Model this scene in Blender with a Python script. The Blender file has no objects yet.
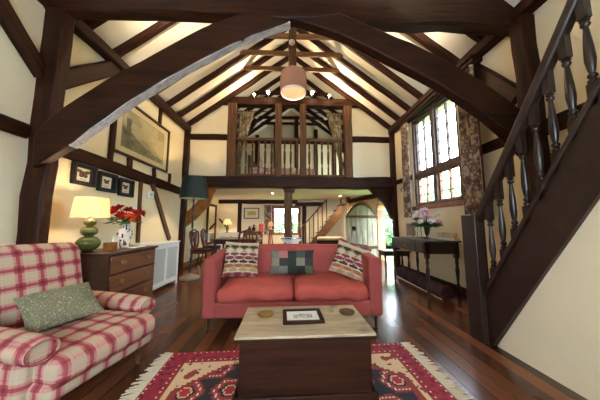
import bpy, bmesh, math, random
from mathutils import Vector, Matrix, noise
random.seed(7)
sc = bpy.context.scene
COL = sc.collection
PI = math.pi

# ------------------------------------------------------------------ camera, world, big lights, exposure
cam_d = bpy.data.cameras.new('camera'); cam = bpy.data.objects.new('camera', cam_d); COL.objects.link(cam)
cam.location = (0, 0, 1.15)
cam.rotation_euler = (PI/2 + math.atan(24/225), 0, -math.atan(10/225))
cam_d.sensor_width = 36; cam_d.lens = 225/600*36; cam_d.clip_start = .05
sc.camera = cam

world = bpy.data.worlds.new('sky'); sc.world = world; world.use_nodes = True
wn = world.node_tree.nodes; wl = world.node_tree.links
bg = wn['Background']
bg.inputs[0].default_value = (.72, .86, 1.0, 1); bg.inputs[1].default_value = 19.0

sc.view_settings.view_transform = 'Standard'; sc.view_settings.look = 'None'
sc.view_settings.gamma = 1; sc.view_settings.use_curve_mapping = False
sc.view_settings.exposure = 0.85
sc.cycles.use_denoising = True
sc.cycles.max_bounces = 10; sc.cycles.diffuse_bounces = 6; sc.cycles.transparent_max_bounces = 12
sc.cycles.sample_clamp_indirect = 8

def area(name, loc, rot, sx, sy, power, col, portal=False):
    d = bpy.data.lights.new(name, 'AREA'); d.shape = 'RECTANGLE'; d.size = sx; d.size_y = sy
    d.energy = power; d.color = col
    o = bpy.data.objects.new(name, d); COL.objects.link(o); o.location = loc; o.rotation_euler = rot
    if portal: d.cycles.is_portal = True
    return o
# added fill at unseen rear and gallery windows, and portals that guide the sky light in
area('rear_fill_light', (-.3, -2.45, 1.9), (PI/2, 0, PI), 2.6, 1.7, 10, (1, .95, .88))
area('gallery_fill_light', (2.80, 8.0, 3.12), (0, PI/2, 0), .7, .95, 24, (.86, 1, .92))
area('window_portal', (3.05, 4.27, 2.5), (0, PI/2, 0), 2.0, 1.5, 1, (1, 1, 1), True)
area('door_portal', (3.05, 6.62, 1.0), (0, PI/2, 0), 2.05, 1.3, 1, (1, 1, 1), True)
area('far_window_portal', (-.15, 9.2, 1.29), (-PI/2, 0, 0), 1.2, 1.15, 1, (1, 1, 1), True)

def point(name, loc, power, col=(1, .72, .42), r=.04):
    d = bpy.data.lights.new(name, 'POINT'); d.energy = power; d.color = col; d.shadow_soft_size = r
    o = bpy.data.objects.new(name, d); COL.objects.link(o); o.location = loc; return o
def spot(name, loc, target, power, size=100, col=(1, .74, .45), r=.04):
    d = bpy.data.lights.new(name, 'SPOT'); d.energy = power; d.color = col; d.shadow_soft_size = r
    d.spot_size = math.radians(size); d.spot_blend = .6
    o = bpy.data.objects.new(name, d); COL.objects.link(o); o.location = loc
    o.rotation_euler = (Vector(target) - Vector(loc)).to_track_quat('-Z', 'Y').to_euler(); return o

# ------------------------------------------------------------------ materials
def S(r, g, b):
    f = lambda c: (c/255/12.92) if c/255 <= .04045 else ((c/255+.055)/1.055)**2.4
    return (f(r), f(g), f(b), 1)

class NT:
    def __init__(s, name):
        s.m = bpy.data.materials.new(name); s.m.use_nodes = True
        s.t = s.m.node_tree; s.b = s.t.nodes['Principled BSDF']; s.out = s.t.nodes['Material Output']
    def n(s, typ, **kw):
        x = s.t.nodes.new(typ)
        for k, v in kw.items(): setattr(x, k, v)
        return x
    def l(s, a, b): s.t.links.new(a, b)
    def ramp(s, fac, stops, interp='LINEAR'):
        r = s.n('ShaderNodeValToRGB'); r.color_ramp.interpolation = interp
        e = r.color_ramp.elements
        while len(e) < len(stops): e.new(.5)
        for el, (p, c) in zip(e, stops): el.position = p; el.color = c
        s.l(fac, r.inputs[0]); return r.outputs[0]
    def math(s, op, a, b=None):
        x = s.n('ShaderNodeMath', operation=op)
        for i, v in enumerate((a, b)):
            if v is None: continue
            if isinstance(v, (int, float)): x.inputs[i].default_value = v
            else: s.l(v, x.inputs[i])
        return x.outputs[0]
    def noise(s, scale, detail=4, vec=None, rough=.55):
        x = s.n('ShaderNodeTexNoise'); x.inputs['Scale'].default_value = scale; x.inputs['Detail'].default_value = detail
        x.inputs['Roughness'].default_value = rough
        if vec: s.l(vec, x.inputs['Vector'])
        return x.outputs['Fac']
    def coord(s, scale=(1, 1, 1), rot=(0, 0, 0)):
        c = s.n('ShaderNodeTexCoord'); m = s.n('ShaderNodeMapping')
        m.inputs['Scale'].default_value = scale; m.inputs['Rotation'].default_value = rot
        s.l(c.outputs['Object'], m.inputs['Vector']); return m.outputs['Vector']
    def bump(s, h, strength=.3, dist=.01):
        x = s.n('ShaderNodeBump'); x.inputs['Strength'].default_value = strength; x.inputs['Distance'].default_value = dist
        s.l(h, x.inputs['Height']); s.l(x.outputs[0], s.b.inputs['Normal'])
    def rough(s, v): s.b.inputs['Roughness'].default_value = v
    def col(s, c):
        if isinstance(c, tuple): s.b.inputs['Base Color'].default_value = c
        else: s.l(c, s.b.inputs['Base Color'])

def wood(name, c1, c2, rough=.5, axis='x', bump=.35, sc_=1.0):
    t = NT(name); k = {'x': (1.2, 14, 14), 'y': (14, 1.2, 14), 'z': (14, 14, 1.2), 'n': (5, 5, 5)}[axis]
    v = t.coord(tuple(a*sc_ for a in k))
    f = t.noise(1.6, 6, v, .62)
    t.b.inputs['Specular IOR Level'].default_value = .14 if rough >= .45 else .45
    t.col(t.ramp(f, [(.28, c1), (.5, tuple((a+b)/2 for a, b in zip(c1, c2))), (.74, c2)])); t.rough(rough)
    t.bump(t.math('ADD', f, t.math('MULTIPLY', t.noise(7, 4, v), .35)), bump, .012); return t.m
def plain(name, c, rough=.5, metal=0, bump=0, bscale=60, var=.0):
    t = NT(name); t.rough(rough); t.b.inputs['Metallic'].default_value = metal
    v = t.coord(); f = t.noise(bscale, 4, v)
    if var:
        lo = tuple(x*(1-var) for x in c[:3]) + (1,); hi = tuple(min(1, x*(1+var)) for x in c[:3]) + (1,)
        t.col(t.ramp(t.noise(6, 4, v), [(.3, lo), (.7, hi)]))
    else: t.col(c)
    if bump: t.bump(f, bump, .004)
    return t.m
def painted(name, rough=.8, bump=.15, bscale=220, sheen=0):
    t = NT(name); a = t.n('ShaderNodeAttribute', attribute_name='paint'); t.col(a.outputs['Color']); t.rough(rough)
    if bump: t.bump(t.noise(bscale, 2, t.coord()), bump, .002)
    return t.m
def glow(name, c, strength):
    t = NT(name); e = t.n('ShaderNodeEmission'); e.inputs[0].default_value = c; e.inputs[1].default_value = strength
    t.l(e.outputs[0], t.out.inputs['Surface']); return t.m
def shade_mat(name, c, trans=.5):
    t = NT(name); t.t.nodes.remove(t.b)
    d = t.n('ShaderNodeBsdfDiffuse'); d.inputs[0].default_value = c
    r = t.n('ShaderNodeBsdfTranslucent'); r.inputs[0].default_value = c
    m = t.n('ShaderNodeMixShader'); m.inputs[0].default_value = trans
    t.l(d.outputs[0], m.inputs[1]); t.l(r.outputs[0], m.inputs[2]); t.l(m.outputs[0], t.out.inputs['Surface']); return t.m
def glass_mat(name, tint=(.97, .99, 1, 1)):
    t = NT(name); t.t.nodes.remove(t.b)
    a = t.n('ShaderNodeBsdfTransparent'); a.inputs[0].default_value = tint
    g = t.n('ShaderNodeBsdfGlossy'); g.inputs['Roughness'].default_value = .02
    m = t.n('ShaderNodeMixShader'); m.inputs[0].default_value = .05; t.l(a.outputs[0], m.inputs[1]); t.l(g.outputs[0], m.inputs[2])
    t.l(m.outputs[0], t.out.inputs['Surface']); return t.m

def plaster(name, c, amt=.06):
    t = NT(name); v = t.coord(); f = t.noise(2.3, 5, v)
    t.col(t.ramp(f, [(.25, tuple(x*(1-amt) for x in c[:3])+(1,)), (.75, c)])); t.rough(.9)
    t.bump(t.noise(38, 5, v), .25, .006); return t.m

M = {}
M['plaster'] = plaster('cream_plaster', S(238, 223, 188))
M['roof_plaster'] = plaster('roof_plaster', S(242, 236, 220))
M['ceiling'] = plaster('ceiling_plaster', S(236, 228, 212))
DK1, DK2 = S(14, 7, 4), S(64, 31, 15)
M['oak'] = wood('dark_oak_beam', DK1, DK2, .5)
M['oak_x'] = wood('dark_oak_along', DK1, DK2, .5, 'x'); M['oak_n'] = wood('dark_oak_mixed', DK1, DK2, .5, 'n')
M['oak_z'] = wood('dark_oak_upright', DK1, DK2, .5, 'z')
M['mid_oak'] = wood('brown_oak_beam', S(54, 36, 22), S(112, 78, 50), .55)
M['mid_oak_z'] = wood('brown_oak_upright', S(54, 36, 22), S(112, 78, 50), .55, 'z')
M['gold_oak'] = wood('golden_oak', S(96, 58, 26), S(168, 112, 56), .55, 'n')
M['stair'] = wood('stained_stair_oak', S(28, 18, 15), S(58, 37, 29), .38, 'n', .15)
M['baluster'] = wood('dark_turned_oak', S(24, 16, 14), S(52, 35, 29), .32, 'z', .1)
M['mahog'] = wood('mahogany', S(52, 20, 12), S(104, 46, 26), .3, 'y', .1)
M['mahog_dark'] = wood('dark_mahogany', S(30, 13, 10), S(62, 28, 20), .3, 'z', .1)
M['chest_side'] = wood('chest_carcase_wood', S(44, 22, 14), S(84, 44, 26), .35, 'y', .1)
M['drawer'] = wood('drawer_front_wood', S(84, 48, 28), S(134, 84, 52), .34, 'y', .1)
M['console'] = wood('console_wood', S(24, 15, 12), S(56, 36, 29), .28, 'y', .1)
M['trunk'] = wood('dark_pine_boards', S(32, 16, 9), S(66, 36, 22), .45, 'x', .25)
M['brass'] = plain('aged_brass', S(150, 116, 66), .35, .8)
M['iron'] = plain('black_iron', S(22, 20, 19), .5, .6)
M['white_paint'] = plain('white_paint', S(232, 230, 224), .5)
M['gray_grille'] = plain('grey_grille_mesh', S(188, 188, 184), .6, 0, .6, 160)
M['black'] = plain('black_frame_paint', S(14, 12, 11), .7)
M['coral'] = plain('coral_linen', S(152, 66, 60), .85, 0, .25, 260, .10)
M['coral_seat'] = plain('coral_seat_linen', S(170, 72, 60), .85, 0, .25, 260, .10)
M['painted'] = painted('woven_pattern')
M['print'] = painted('printed_paper', .6, 0)
M['glass'] = glass_mat('window_glass')
M['hot'] = glow('hot_bulb', (1, .82, .55, 1), 40)
M['white_china'] = plain('white_china', S(226, 226, 222), .15)
M['green_glaze'] = plain('green_ceramic_glaze', S(86, 88, 44), .14, 0, 0, 60, .25)
M['cream_shade'] = shade_mat('cream_lamp_shade', S(250, 236, 206), .55)
M['pend_shade'] = shade_mat('woven_pendant_shade', S(168, 128, 106), .28)
M['white_shade'] = shade_mat('white_pleated_shade', S(250, 240, 220), .6)
M['green_shade'] = plain('dark_green_shade', S(12, 30, 25), .6)
M['leaf'] = plain('green_leaf', S(72, 112, 48), .5, 0, 0, 60, .3)
M['red_petal'] = plain('red_petal', S(205, 26, 24), .55, 0, 0, 60, .2)
M['orange_petal'] = plain('orange_petal', S(228, 70, 28), .55, 0, 0, 60, .2)
M['pink_petal'] = plain('pink_petal', S(232, 150, 178), .55, 0, 0, 60, .15)
M['white_petal'] = plain('white_petal', S(236, 228, 232), .55)
M['stone'] = plain('stoneware_base', S(132, 118, 104), .6, 0, .3, 50, .2)
M['maroon'] = plain('maroon_rolled_wool', S(58, 22, 24), .9, 0, .4, 120, .25)
M['fringe'] = plain('cream_cotton_fringe', S(196, 180, 152), .9)
M['grass'] = plain('lawn_grass', S(96, 140, 60), .9, 0, .5, 40, .3)
M['hedge'] = plain('hedge_leaf', S(116, 150, 96), .6, 0, 0, 60, .4)
M['wall_out'] = plain('grey_terrace', S(190, 184, 172), .9, 0, .3, 30, .1)

def floor_mat():
    t = NT('polished_floorboards'); v = t.coord((1, 1, 1), (0, 0, PI/2))
    b = t.n('ShaderNodeTexBrick'); t.l(v, b.inputs['Vector'])
    b.inputs['Scale'].default_value = 1; b.inputs['Brick Width'].default_value = 2.6; b.inputs['Row Height'].default_value = .125
    b.inputs['Mortar Size'].default_value = .005; b.inputs['Mortar Smooth'].default_value = .3; b.offset = .37
    b.inputs['Color1'].default_value = S(66, 38, 25); b.inputs['Color2'].default_value = S(122, 72, 44); b.inputs['Mortar'].default_value = S(30, 16, 10)
    g = t.noise(1.2, 3, t.coord((16, .6, 1)), .5)
    mx = t.n('ShaderNodeMix', data_type='RGBA', blend_type='MULTIPLY'); mx.inputs[0].default_value = .5
    t.l(b.outputs['Color'], mx.inputs[6]); t.l(t.ramp(g, [(.25, (.80, .78, .76, 1)), (.7, (1.08, 1.06, 1.04, 1))]), mx.inputs[7])
    t.col(mx.outputs[2])
    t.rough(.24)
    t.bump(t.math('MULTIPLY', b.outputs['Fac'], -1.0), .2, .003); return t.m
M['floor'] = floor_mat()

def plaid():
    t = NT('plaid_upholstery'); tc = t.n('ShaderNodeTexCoord')
    p = t.n('ShaderNodeSeparateXYZ'); t.l(tc.outputs['Object'], p.inputs[0])
    nn = t.n('ShaderNodeSeparateXYZ'); t.l(tc.outputs['Normal'], nn.inputs[0])
    tot = None; wt = None
    for i, off in enumerate((.013, .047, .03)):
        f = t.math('FRACT', t.math('ADD', t.math('DIVIDE', p.outputs[i], .132), off*20))
        g = lambda a: (a, a, a, 1)
        a = t.ramp(f, [(0, g(.0)), (.27, g(.0)), (.31, g(.5)), (.41, g(.55)), (.44, g(.95)), (.57, g(.95)), (.60, g(.55)), (.70, g(.5)), (.74, g(.0)), (.86, g(0)), (.88, g(.3)), (.91, g(0))])
        w = t.math('SUBTRACT', 1.02, t.math('POWER', t.math('ABSOLUTE', nn.outputs[i]), 1.5))
        aw = t.math('MULTIPLY', a, w)
        tot = aw if tot is None else t.math('ADD', tot, aw); wt = w if wt is None else t.math('ADD', wt, w)
    f = t.math('DIVIDE', tot, wt)
    c = t.ramp(f, [(0, S(184, 168, 140)), (.22, S(194, 144, 130)), (.45, S(160, 72, 76)), (.9, S(116, 24, 40))])
    t.col(c); t.rough(.9); t.bump(t.noise(320, 2, tc.outputs['Object']), .2, .002); return t.m
M['plaid'] = plaid()

def door_wood():
    t = NT('weathered_plank_door'); v = t.coord((6, 6, .9))
    f = t.noise(2.2, 6, v, .65)
    t.col(t.ramp(f, [(.25, S(92, 80, 68)), (.55, S(158, 146, 130)), (.8, S(196, 186, 170))])); t.rough(.8); t.bump(f, .5, .006); return t.m
M['plank'] = door_wood()

def curtain_mat(name, c0, c1, c2):
    t = NT(name); v = t.coord((1, 1, 1)); f = t.noise(11, 3, v, .6)
    t.col(t.ramp(f, [(.40, c0), (.47, c1), (.53, c1), (.60, c2)], 'LINEAR')); t.rough(.9)
    t.b.inputs['Subsurface Weight'].default_value = 0
    return t.m
M['floral'] = curtain_mat('floral_curtain', S(184, 168, 142), S(124, 98, 84), S(80, 56, 56))
M['lining'] = plain('red_curtain_edge', S(84, 30, 32), .9)
M['stripe_curtain'] = curtain_mat('beige_curtain', S(176, 160, 128), S(150, 132, 100), S(110, 92, 66))
def trunk_lid():
    t = NT('worn_pale_lid'); v = t.coord((2.2, 14, 14)); f = t.noise(1.6, 6, v, .65); k = t.noise(5.5, 3, t.coord())
    mx = t.n('ShaderNodeMix', data_type='RGBA', blend_type='MULTIPLY'); mx.inputs[0].default_value = 1
    t.l(t.ramp(f, [(.25, S(128, 108, 84)), (.6, S(178, 158, 128)), (.85, S(198, 180, 150))]), mx.inputs[6])
    t.l(t.ramp(k, [(.27, (.35, .3, .25, 1)), (.40, (1, 1, 1, 1))]), mx.inputs[7])
    t.col(mx.outputs[2]); t.rough(.42); t.bump(f, .25, .004); return t.m
M['lid'] = trunk_lid()
def green_floral():
    t = NT('sage_cushion_cloth'); v = t.coord(); n1 = t.noise(40, 1, v, .4)
    band = t.ramp(n1, [(.485, S(110, 108, 84)), (.497, S(178, 168, 134)), (.512, S(178, 168, 134)), (.525, S(110, 108, 84))])
    t.col(band); t.rough(.85); t.bump(t.noise(260, 2, v), .2, .002); return t.m
M['sage'] = green_floral()

# ------------------------------------------------------------------ geometry helpers
class G:
    def __init__(s): s.v = []; s.f = []; s.c = []
    def add(s, vs, fs, col=None, xf=None):
        b = len(s.v)
        s.v += [tuple(xf @ Vector(p)) if xf else tuple(p) for p in vs]
        for f in fs: s.f.append(tuple(b+i for i in f)); s.c.append(col)
        return s
    def box(s, x0, x1, y0, y1, z0, z1, col=None, xf=None):
        vs = [(x, y, z) for x in (x0, x1) for y in (y0, y1) for z in (z0, z1)]
        return s.add(vs, [(0, 1, 3, 2), (4, 6, 7, 5), (0, 4, 5, 1), (2, 3, 7, 6), (0, 2, 6, 4), (1, 5, 7, 3)], col, xf)
    def prism(s, pts, axis, t0, t1, col=None, xf=None):
        n = len(pts)
        A = sum(pts[i][0]*pts[(i+1) % n][1]-pts[(i+1) % n][0]*pts[i][1] for i in range(n))
        if A < 0: pts = pts[::-1]
        mk = {'y': lambda p, t: (p[0], t, p[1]), 'x': lambda p, t: (t, p[0], p[1]), 'z': lambda p, t: (p[0], p[1], t)}[axis]
        vs = [mk(p, t0) for p in pts] + [mk(p, t1) for p in pts]
        fs = [tuple(range(n)), tuple(range(2*n-1, n-1, -1))] + [(i, i+n, (i+1) % n+n, (i+1) % n) for i in range(n)]
        if axis != 'y': fs = [f[::-1] for f in fs]
        return s.add(vs, fs, col, xf)
    def lathe(s, prof, seg=20, c=(0, 0, 0), col=None, sx=1, sy=1, xf=None):
        vs = []; fs = []; n = len(prof)
        for (r, z) in prof:
            for k in range(seg):
                a = 2*PI*k/seg; vs.append((c[0]+r*math.cos(a)*sx, c[1]+r*math.sin(a)*sy, c[2]+z))
        for i in range(n-1):
            for k in range(seg):
                fs.append((i*seg+k, i*seg+(k+1) % seg, (i+1)*seg+(k+1) % seg, (i+1)*seg+k))
        if prof[0][0] > 1e-4: fs.append(tuple(range(seg-1, -1, -1)))
        if prof[-1][0] > 1e-4: fs.append(tuple(range((n-1)*seg, n*seg)))
        return s.add(vs, fs, col, xf)
    def shell(s, prof, seg=32, c=(0, 0, 0), th=.003, sx=1, sy=1, col=None):
        # a thin open-ended turned shell with real thickness
        full = list(prof) + [(r-th, z) for r, z in reversed(prof)] + [prof[0]]
        vs = []; fs = []; n = len(full)
        for (r, z) in full[:-1]:
            for k in range(seg):
                a = 2*PI*k/seg; vs.append((c[0]+r*math.cos(a)*sx, c[1]+r*math.sin(a)*sy, c[2]+z))
        m = n-1
        for i in range(m):
            for k in range(seg):
                j = (i+1) % m
                fs.append((i*seg+k, i*seg+(k+1) % seg, j*seg+(k+1) % seg, j*seg+k))
        return s.add(vs, fs, col)
    def tube(s, pts, r, seg=8, col=None, cap=True):
        pts = [Vector(p) for p in pts]; n = len(pts); rr = r if isinstance(r, (list, tuple)) else [r]*n
        vs = []; fs = []; ref = None
        for i, p in enumerate(pts):
            d = (pts[min(i+1, n-1)]-pts[max(i-1, 0)]).normalized()
            if ref is None: ref = d.orthogonal().normalized()
            ref = (ref - d*ref.dot(d)).normalized(); bi = d.cross(ref)
            for k in range(seg):
                a = 2*PI*k/seg; vs.append(tuple(p + (ref*math.cos(a)+bi*math.sin(a))*rr[i]))
        for i in range(n-1):
            for k in range(seg): fs.append((i*seg+k, i*seg+(k+1) % seg, (i+1)*seg+(k+1) % seg, (i+1)*seg+k))
        if cap: fs.append(tuple(range(seg-1, -1, -1))); fs.append(tuple(range((n-1)*seg, n*seg)))
        return s.add(vs, fs, col)
    def ball(s, c, r, seg=10, rings=6, col=None, sz=1.0):
        prof = [(max(1e-5, r*math.sin(PI*i/rings)), -r*sz*math.cos(PI*i/rings)) for i in range(rings+1)]
        return s.lathe(prof, seg, c, col)
    def build(s, name, mat, parent=None, bevel=0, smooth=35, segs=2, subsurf=0, kind=None):
        me = bpy.data.meshes.new(name); me.from_pydata(s.v, [], s.f); me.validate(); 
        if any(c is not None for c in s.c):
            at = me.color_attributes.new('paint', 'FLOAT_COLOR', 'CORNER')
            i = 0
            for p, c in zip(me.polygons, s.c):
                c = c or (.5, .5, .5, 1)
                for li in p.loop_indices: at.data[li].color = c
        bm = bmesh.new(); bm.from_mesh(me); bmesh.ops.remove_doubles(bm, verts=bm.verts, dist=1e-6)
        bmesh.ops.recalc_face_normals(bm, faces=bm.faces); bm.to_mesh(me); bm.free()
        me.materials.append(mat)
        if smooth:
            me.polygons.foreach_set('use_smooth', [True]*len(me.polygons)); me.set_sharp_from_angle(angle=math.radians(smooth))
        o = bpy.data.objects.new(name, me); COL.objects.link(o)
        if parent: o.parent = parent
        if bevel:
            b = o.modifiers.new('bevel', 'BEVEL'); b.width = bevel; b.segments = segs; b.limit_method = 'ANGLE'; b.angle_limit = .6; b.harden_normals = False
        if subsurf:
            b = o.modifiers.new('sub', 'SUBSURF'); b.levels = subsurf; b.render_levels = subsurf
        if kind: o['kind'] = kind
        return o

def thing(name, label, cat, loc=(0, 0, 0), rz=0, group=None, rot=None):
    o = bpy.data.objects.new(name, None); COL.objects.link(o); o.location = loc; o.rotation_euler = rot or (0, 0, rz)
    o.empty_display_size = .1
    o['label'] = label; o['category'] = cat
    if group: o['group'] = group
    return o
def tag(o, label, cat, group=None):
    o['label'] = label; o['category'] = cat
    if group: o['group'] = group
    return o
def dup(root, label=None, loc=None, rz=None):
    r = root.copy(); COL.objects.link(r)
    if loc: r.location = loc
    if rz is not None: r.rotation_euler = (0, 0, rz)
    if label: r['label'] = label
    for ch in list(root.children):
        c = ch.copy(); COL.objects.link(c); c.parent = r
        for g in list(ch.children):
            d = g.copy(); COL.objects.link(d); d.parent = c
    return r
def struct(name, g, mat, parent=None, bevel=0, smooth=35):
    return g.build(name, mat, parent, bevel, smooth, kind=None if parent else 'structure')

def rnd(a): return random.uniform(-a, a)
def beam_geo(L, w, h, wob=.008, seg=None, ch=.018):
    """hand-hewn beam along +X, centred in Y/Z"""
    g = G(); seg = seg or max(3, int(L/.35)); rings = []
    a, b = w/2, h/2
    sect = [(-a+ch, -b), (a-ch, -b), (a, -b+ch), (a, b-ch), (a-ch, b), (-a+ch, b), (-a, b-ch), (-a, -b+ch)]
    vs = []; fs = []
    for i in range(seg+1):
        oy, oz = (rnd(wob), rnd(wob)) if 0 < i < seg else (0, 0)
        for (y, z) in sect: vs.append((L*i/seg, y+oy+rnd(wob*.5), z+oz+rnd(wob*.5)))
    for i in range(seg):
        for k in range(8): fs.append((i*8+k, i*8+(k+1) % 8, (i+1)*8+(k+1) % 8, (i+1)*8+k))
    fs.append(tuple(range(7, -1, -1))); fs.append(tuple(range(seg*8, seg*8+8)))
    g.add(vs, fs); return g
def beam(name, p0, p1, w, h, mat='oak', wob=.008, parent=None, roll=None):
    """w across, h along the local 'up' (world Z unless the beam is upright: then world Y)"""
    p0, p1 = Vector(p0), Vector(p1); d = p1-p0; L = d.length; x = d.normalized()
    up = Vector((0, 1, 0)) if abs(x.z) > .95 else Vector((0, 0, 1))
    if roll: up = Vector(roll)
    y = up.cross(x).normalized(); z = x.cross(y)
    o = beam_geo(L, w, h, wob).build(name, M[mat], parent, 0, 30, kind=None if parent else 'structure')
    o.matrix_world = Matrix(((x.x, y.x, z.x, p0.x), (x.y, y.y, z.y, p0.y), (x.z, y.z, z.z, p0.z), (0, 0, 0, 1)))
    return o

def pillow(w, h, t, n=22, fn=None, bow=.06):
    """soft cushion in local XZ plane (front = -Y), base at z=0, painted by fn(u,v)"""
    g = G(); idx = {}
    def pt(i, j, side):
        u, v = i/n*2-1, j/n*2-1
        k = (max(0, 1-abs(u)**2.6)*max(0, 1-abs(v)**2.6))**.5
        x = u*w/2*(1-bow*(1-v*v)*0 - bow*(v*v)*0) ; z = v*h/2
        x *= 1 - bow*(1-v*v); z *= 1 - bow*(1-u*u)
        y = side*(t/2*k) + .004*noise.noise(Vector((u*3, v*3, side)))
        return (x, y, z+h/2)
    for side in (-1, 1):
        vs = [pt(i, j, side) for j in range(n+1) for i in range(n+1)]; fs = []; cols = []
        for j in range(n):
            for i in range(n):
                a = j*(n+1)+i; q = (a, a+1, a+n+2, a+n+1)
                g.add([], [])
                fs.append(q if side < 0 else q[::-1]); cols.append(fn((i+.5)/n, (j+.5)/n) if fn else None)
        b = len(g.v); g.v += vs
        for f, c in zip(fs, cols): g.f.append(tuple(b+k for k in f)); g.c.append(c)
    return g

def soft_box(x0, x1, y0, y1, z0, z1, r=.04, puff=(0, 0, 0), n=10, wob=0):
    """rounded, slightly puffed upholstered block: a subdivided box pushed to rounded edges"""
    g = G(); cx, cy, cz = (x0+x1)/2, (y0+y1)/2, (z0+z1)/2; hx, hy, hz = (x1-x0)/2, (y1-y0)/2, (z1-z0)/2
    rr = min(r, hx, hy, hz)
    def samples(h):
        a = [-1+2*i/n for i in range(n+1)]
        e = rr/h
        return sorted(set([-1, -1+e*.15, -1+e*.4, -1+e*.7] + [max(-1+e, min(1-e, q*(1-e))) for q in a] + [1-e*.7, 1-e*.4, 1-e*.15, 1]))
    X, Y, Z = samples(hx), samples(hy), samples(hz)
    def fix(u, v, w):
        p = Vector((u*hx, v*hy, w*hz))
        c = Vector((max(-hx+rr, min(hx-rr, p.x)), max(-hy+rr, min(hy-rr, p.y)), max(-hz+rr, min(hz-rr, p.z))))
        d = p-c
        if d.length > 1e-9: p = c + d.normalized()*rr
        fx = (1-u*u); fy = (1-v*v); fz = (1-w*w)
        q = Vector((p.x + u*puff[0]*fy*fz, p.y + v*puff[1]*fx*fz, p.z + w*puff[2]*fx*fy))
        if wob: q += Vector((0, 0, 1))*wob*noise.noise(Vector((q.x*5+cx, q.y*5, q.z*5))) + Vector((0, 1, 0))*wob*noise.noise(Vector((q.x*6+3, q.y*5+cy, q.z*6)))
        return (q.x+cx, q.y+cy, q.z+cz)
    for A, B, mk in ((X, Y, lambda a, b, s: (a, b, s)), (X, Z, lambda a, b, s: (a, s, b)), (Y, Z, lambda a, b, s: (s, a, b))):
        for s in (-1, 1):
            na, nb = len(A), len(B)
            vs = [fix(*mk(a, b, s)) for b in B for a in A]
            fs = [(j*na+i, j*na+i+1, (j+1)*na+i+1, (j+1)*na+i) for j in range(nb-1) for i in range(na-1)]
            g.add(vs, fs)
    return g

WL, WR, YB, YF, ZC = -2.78, 2.85, 5.95, 8.95, 2.11
RX, RZ, SL = .03, 5.9, .755                                  # ridge of the plaster slopes and their pitch
def roof_z(x): return RZ - SL*abs(x-RX)

# ------------------------------------------------------------------ the shell
struct('floor', G().box(-2.95, 3.05, -2.7, 9.1, -.12, 0), M['floor'])
struct('wall_left', G().box(WL-.17, WL, -2.7, 9.1, 0, 3.85), M['plaster'])
g = G()
for y0, y1, z0, z1 in ((-2.7, 3.55, 0, 3.85), (3.55, 5.0, 0, 1.52), (3.55, 5.0, 3.56, 3.85), (5.0, 6.0, 0, 3.85), (7.25, 9.1, 0, 2.75), (7.25, 9.1, 3.5, 3.85), (7.25, 7.5, 2.75, 3.5), (8.5, 9.1, 2.75, 3.5)):
    g.box(WR, WR+.2, y0, y1, z0, z1)
arch = [(6.0, 1.45)] + [(6.625 - .625*math.cos(a), 1.45+.62*math.sin(a)**.85) for a in [PI*k/16 for k in range(1, 16)]] + [(7.25, 1.45)]
for (a, b) in zip(arch[:-1], arch[1:]):
    g.prism([a, b, (b[0], 3.85), (a[0], 3.85)], 'x', WR, WR+.2)
struct('wall_right', g, M['plaster'])
g = G()
for x0, x1, z0, z1 in ((-2.95, -.72, 0, 2.3), (.42, 3.05, 0, 2.3), (-.72, .42, 0, .72), (-.72, .42, 1.86, 2.3)):
    g.box(x0, x1, YF, YF+.15, z0, z1)
g.prism([(-2.95, 2.3), (3.05, 2.3), (3.05, roof_z(3.05)), (RX, RZ), (-2.95, roof_z(-2.95))], 'y', YF, YF+.15)
struct('wall_far', g, M['plaster'])
g = G()
for x0, x1, z0, z1 in ((-2.95, -1.6, 0, 3.0), (1.0, 3.05, 0, 3.0), (-1.6, 1.0, 0, 1.05), (-1.6, 1.0, 2.75, 3.0)):
    g.box(x0, x1, -2.7, -2.55, z0, z1)
g.prism([(-2.95, 3.0), (3.05, 3.0), (3.05, roof_z(3.05)), (RX, RZ), (-2.95, roof_z(-2.95))], 'y', -2.7, -2.55)
struct('wall_rear', g, M['plaster'])
for nm, xe in (('ceiling_left', -3.1), ('ceiling_right', 3.2)):
    z = roof_z(xe)
    struct(nm, G().prism([(RX, RZ), (xe, z), (xe, z+.15), (RX, RZ+.15)], 'y', -2.7, 9.1), M['roof_plaster'])
struct('ceiling_lower', G().box(WL, WR, 6.08, YF, ZC, ZC+.17), M['ceiling'])
# gallery front: cream panels on both sides of the opening
def panel(xa, xb):
    return G().prism([(xa, 2.40), (xb, 2.40), (xb, roof_z(xb)), (xa, roof_z(xa))], 'y', 5.93, 6.05)
struct('wall_gallery_left', panel(WL, -1.68), M['plaster']); struct('wall_gallery_right', panel(1.68, WR), M['plaster'])
# plaster wall under the open stair
TS = 1.56
st = lambda y: TS*(2.17-y)
struct('wall_stair', G().prism([(2.18, 0), (-1.5, 0), (-1.5, 2.4), (.64, 2.4)], 'x', 1.965, 2.02), M['plaster'])
struct('upper_landing_floor', G().box(1.965, WR, -1.5, .62, 2.4, 2.52), M['stair'])
# skirting
for nm, b in (('baseboard_left', (WL, WL+.02, 5.45, YF, 0, .14)), ('baseboard_right', (WR-.02, WR, 2.5, 5.9, 0, .12)), ('baseboard_far', (WL, .4, YF-.02, YF, 0, .12))):
    struct(nm, G().box(*b), M['oak_n'] if nm != 'baseboard_left' else M['gold_oak'], bevel=.004)

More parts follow.
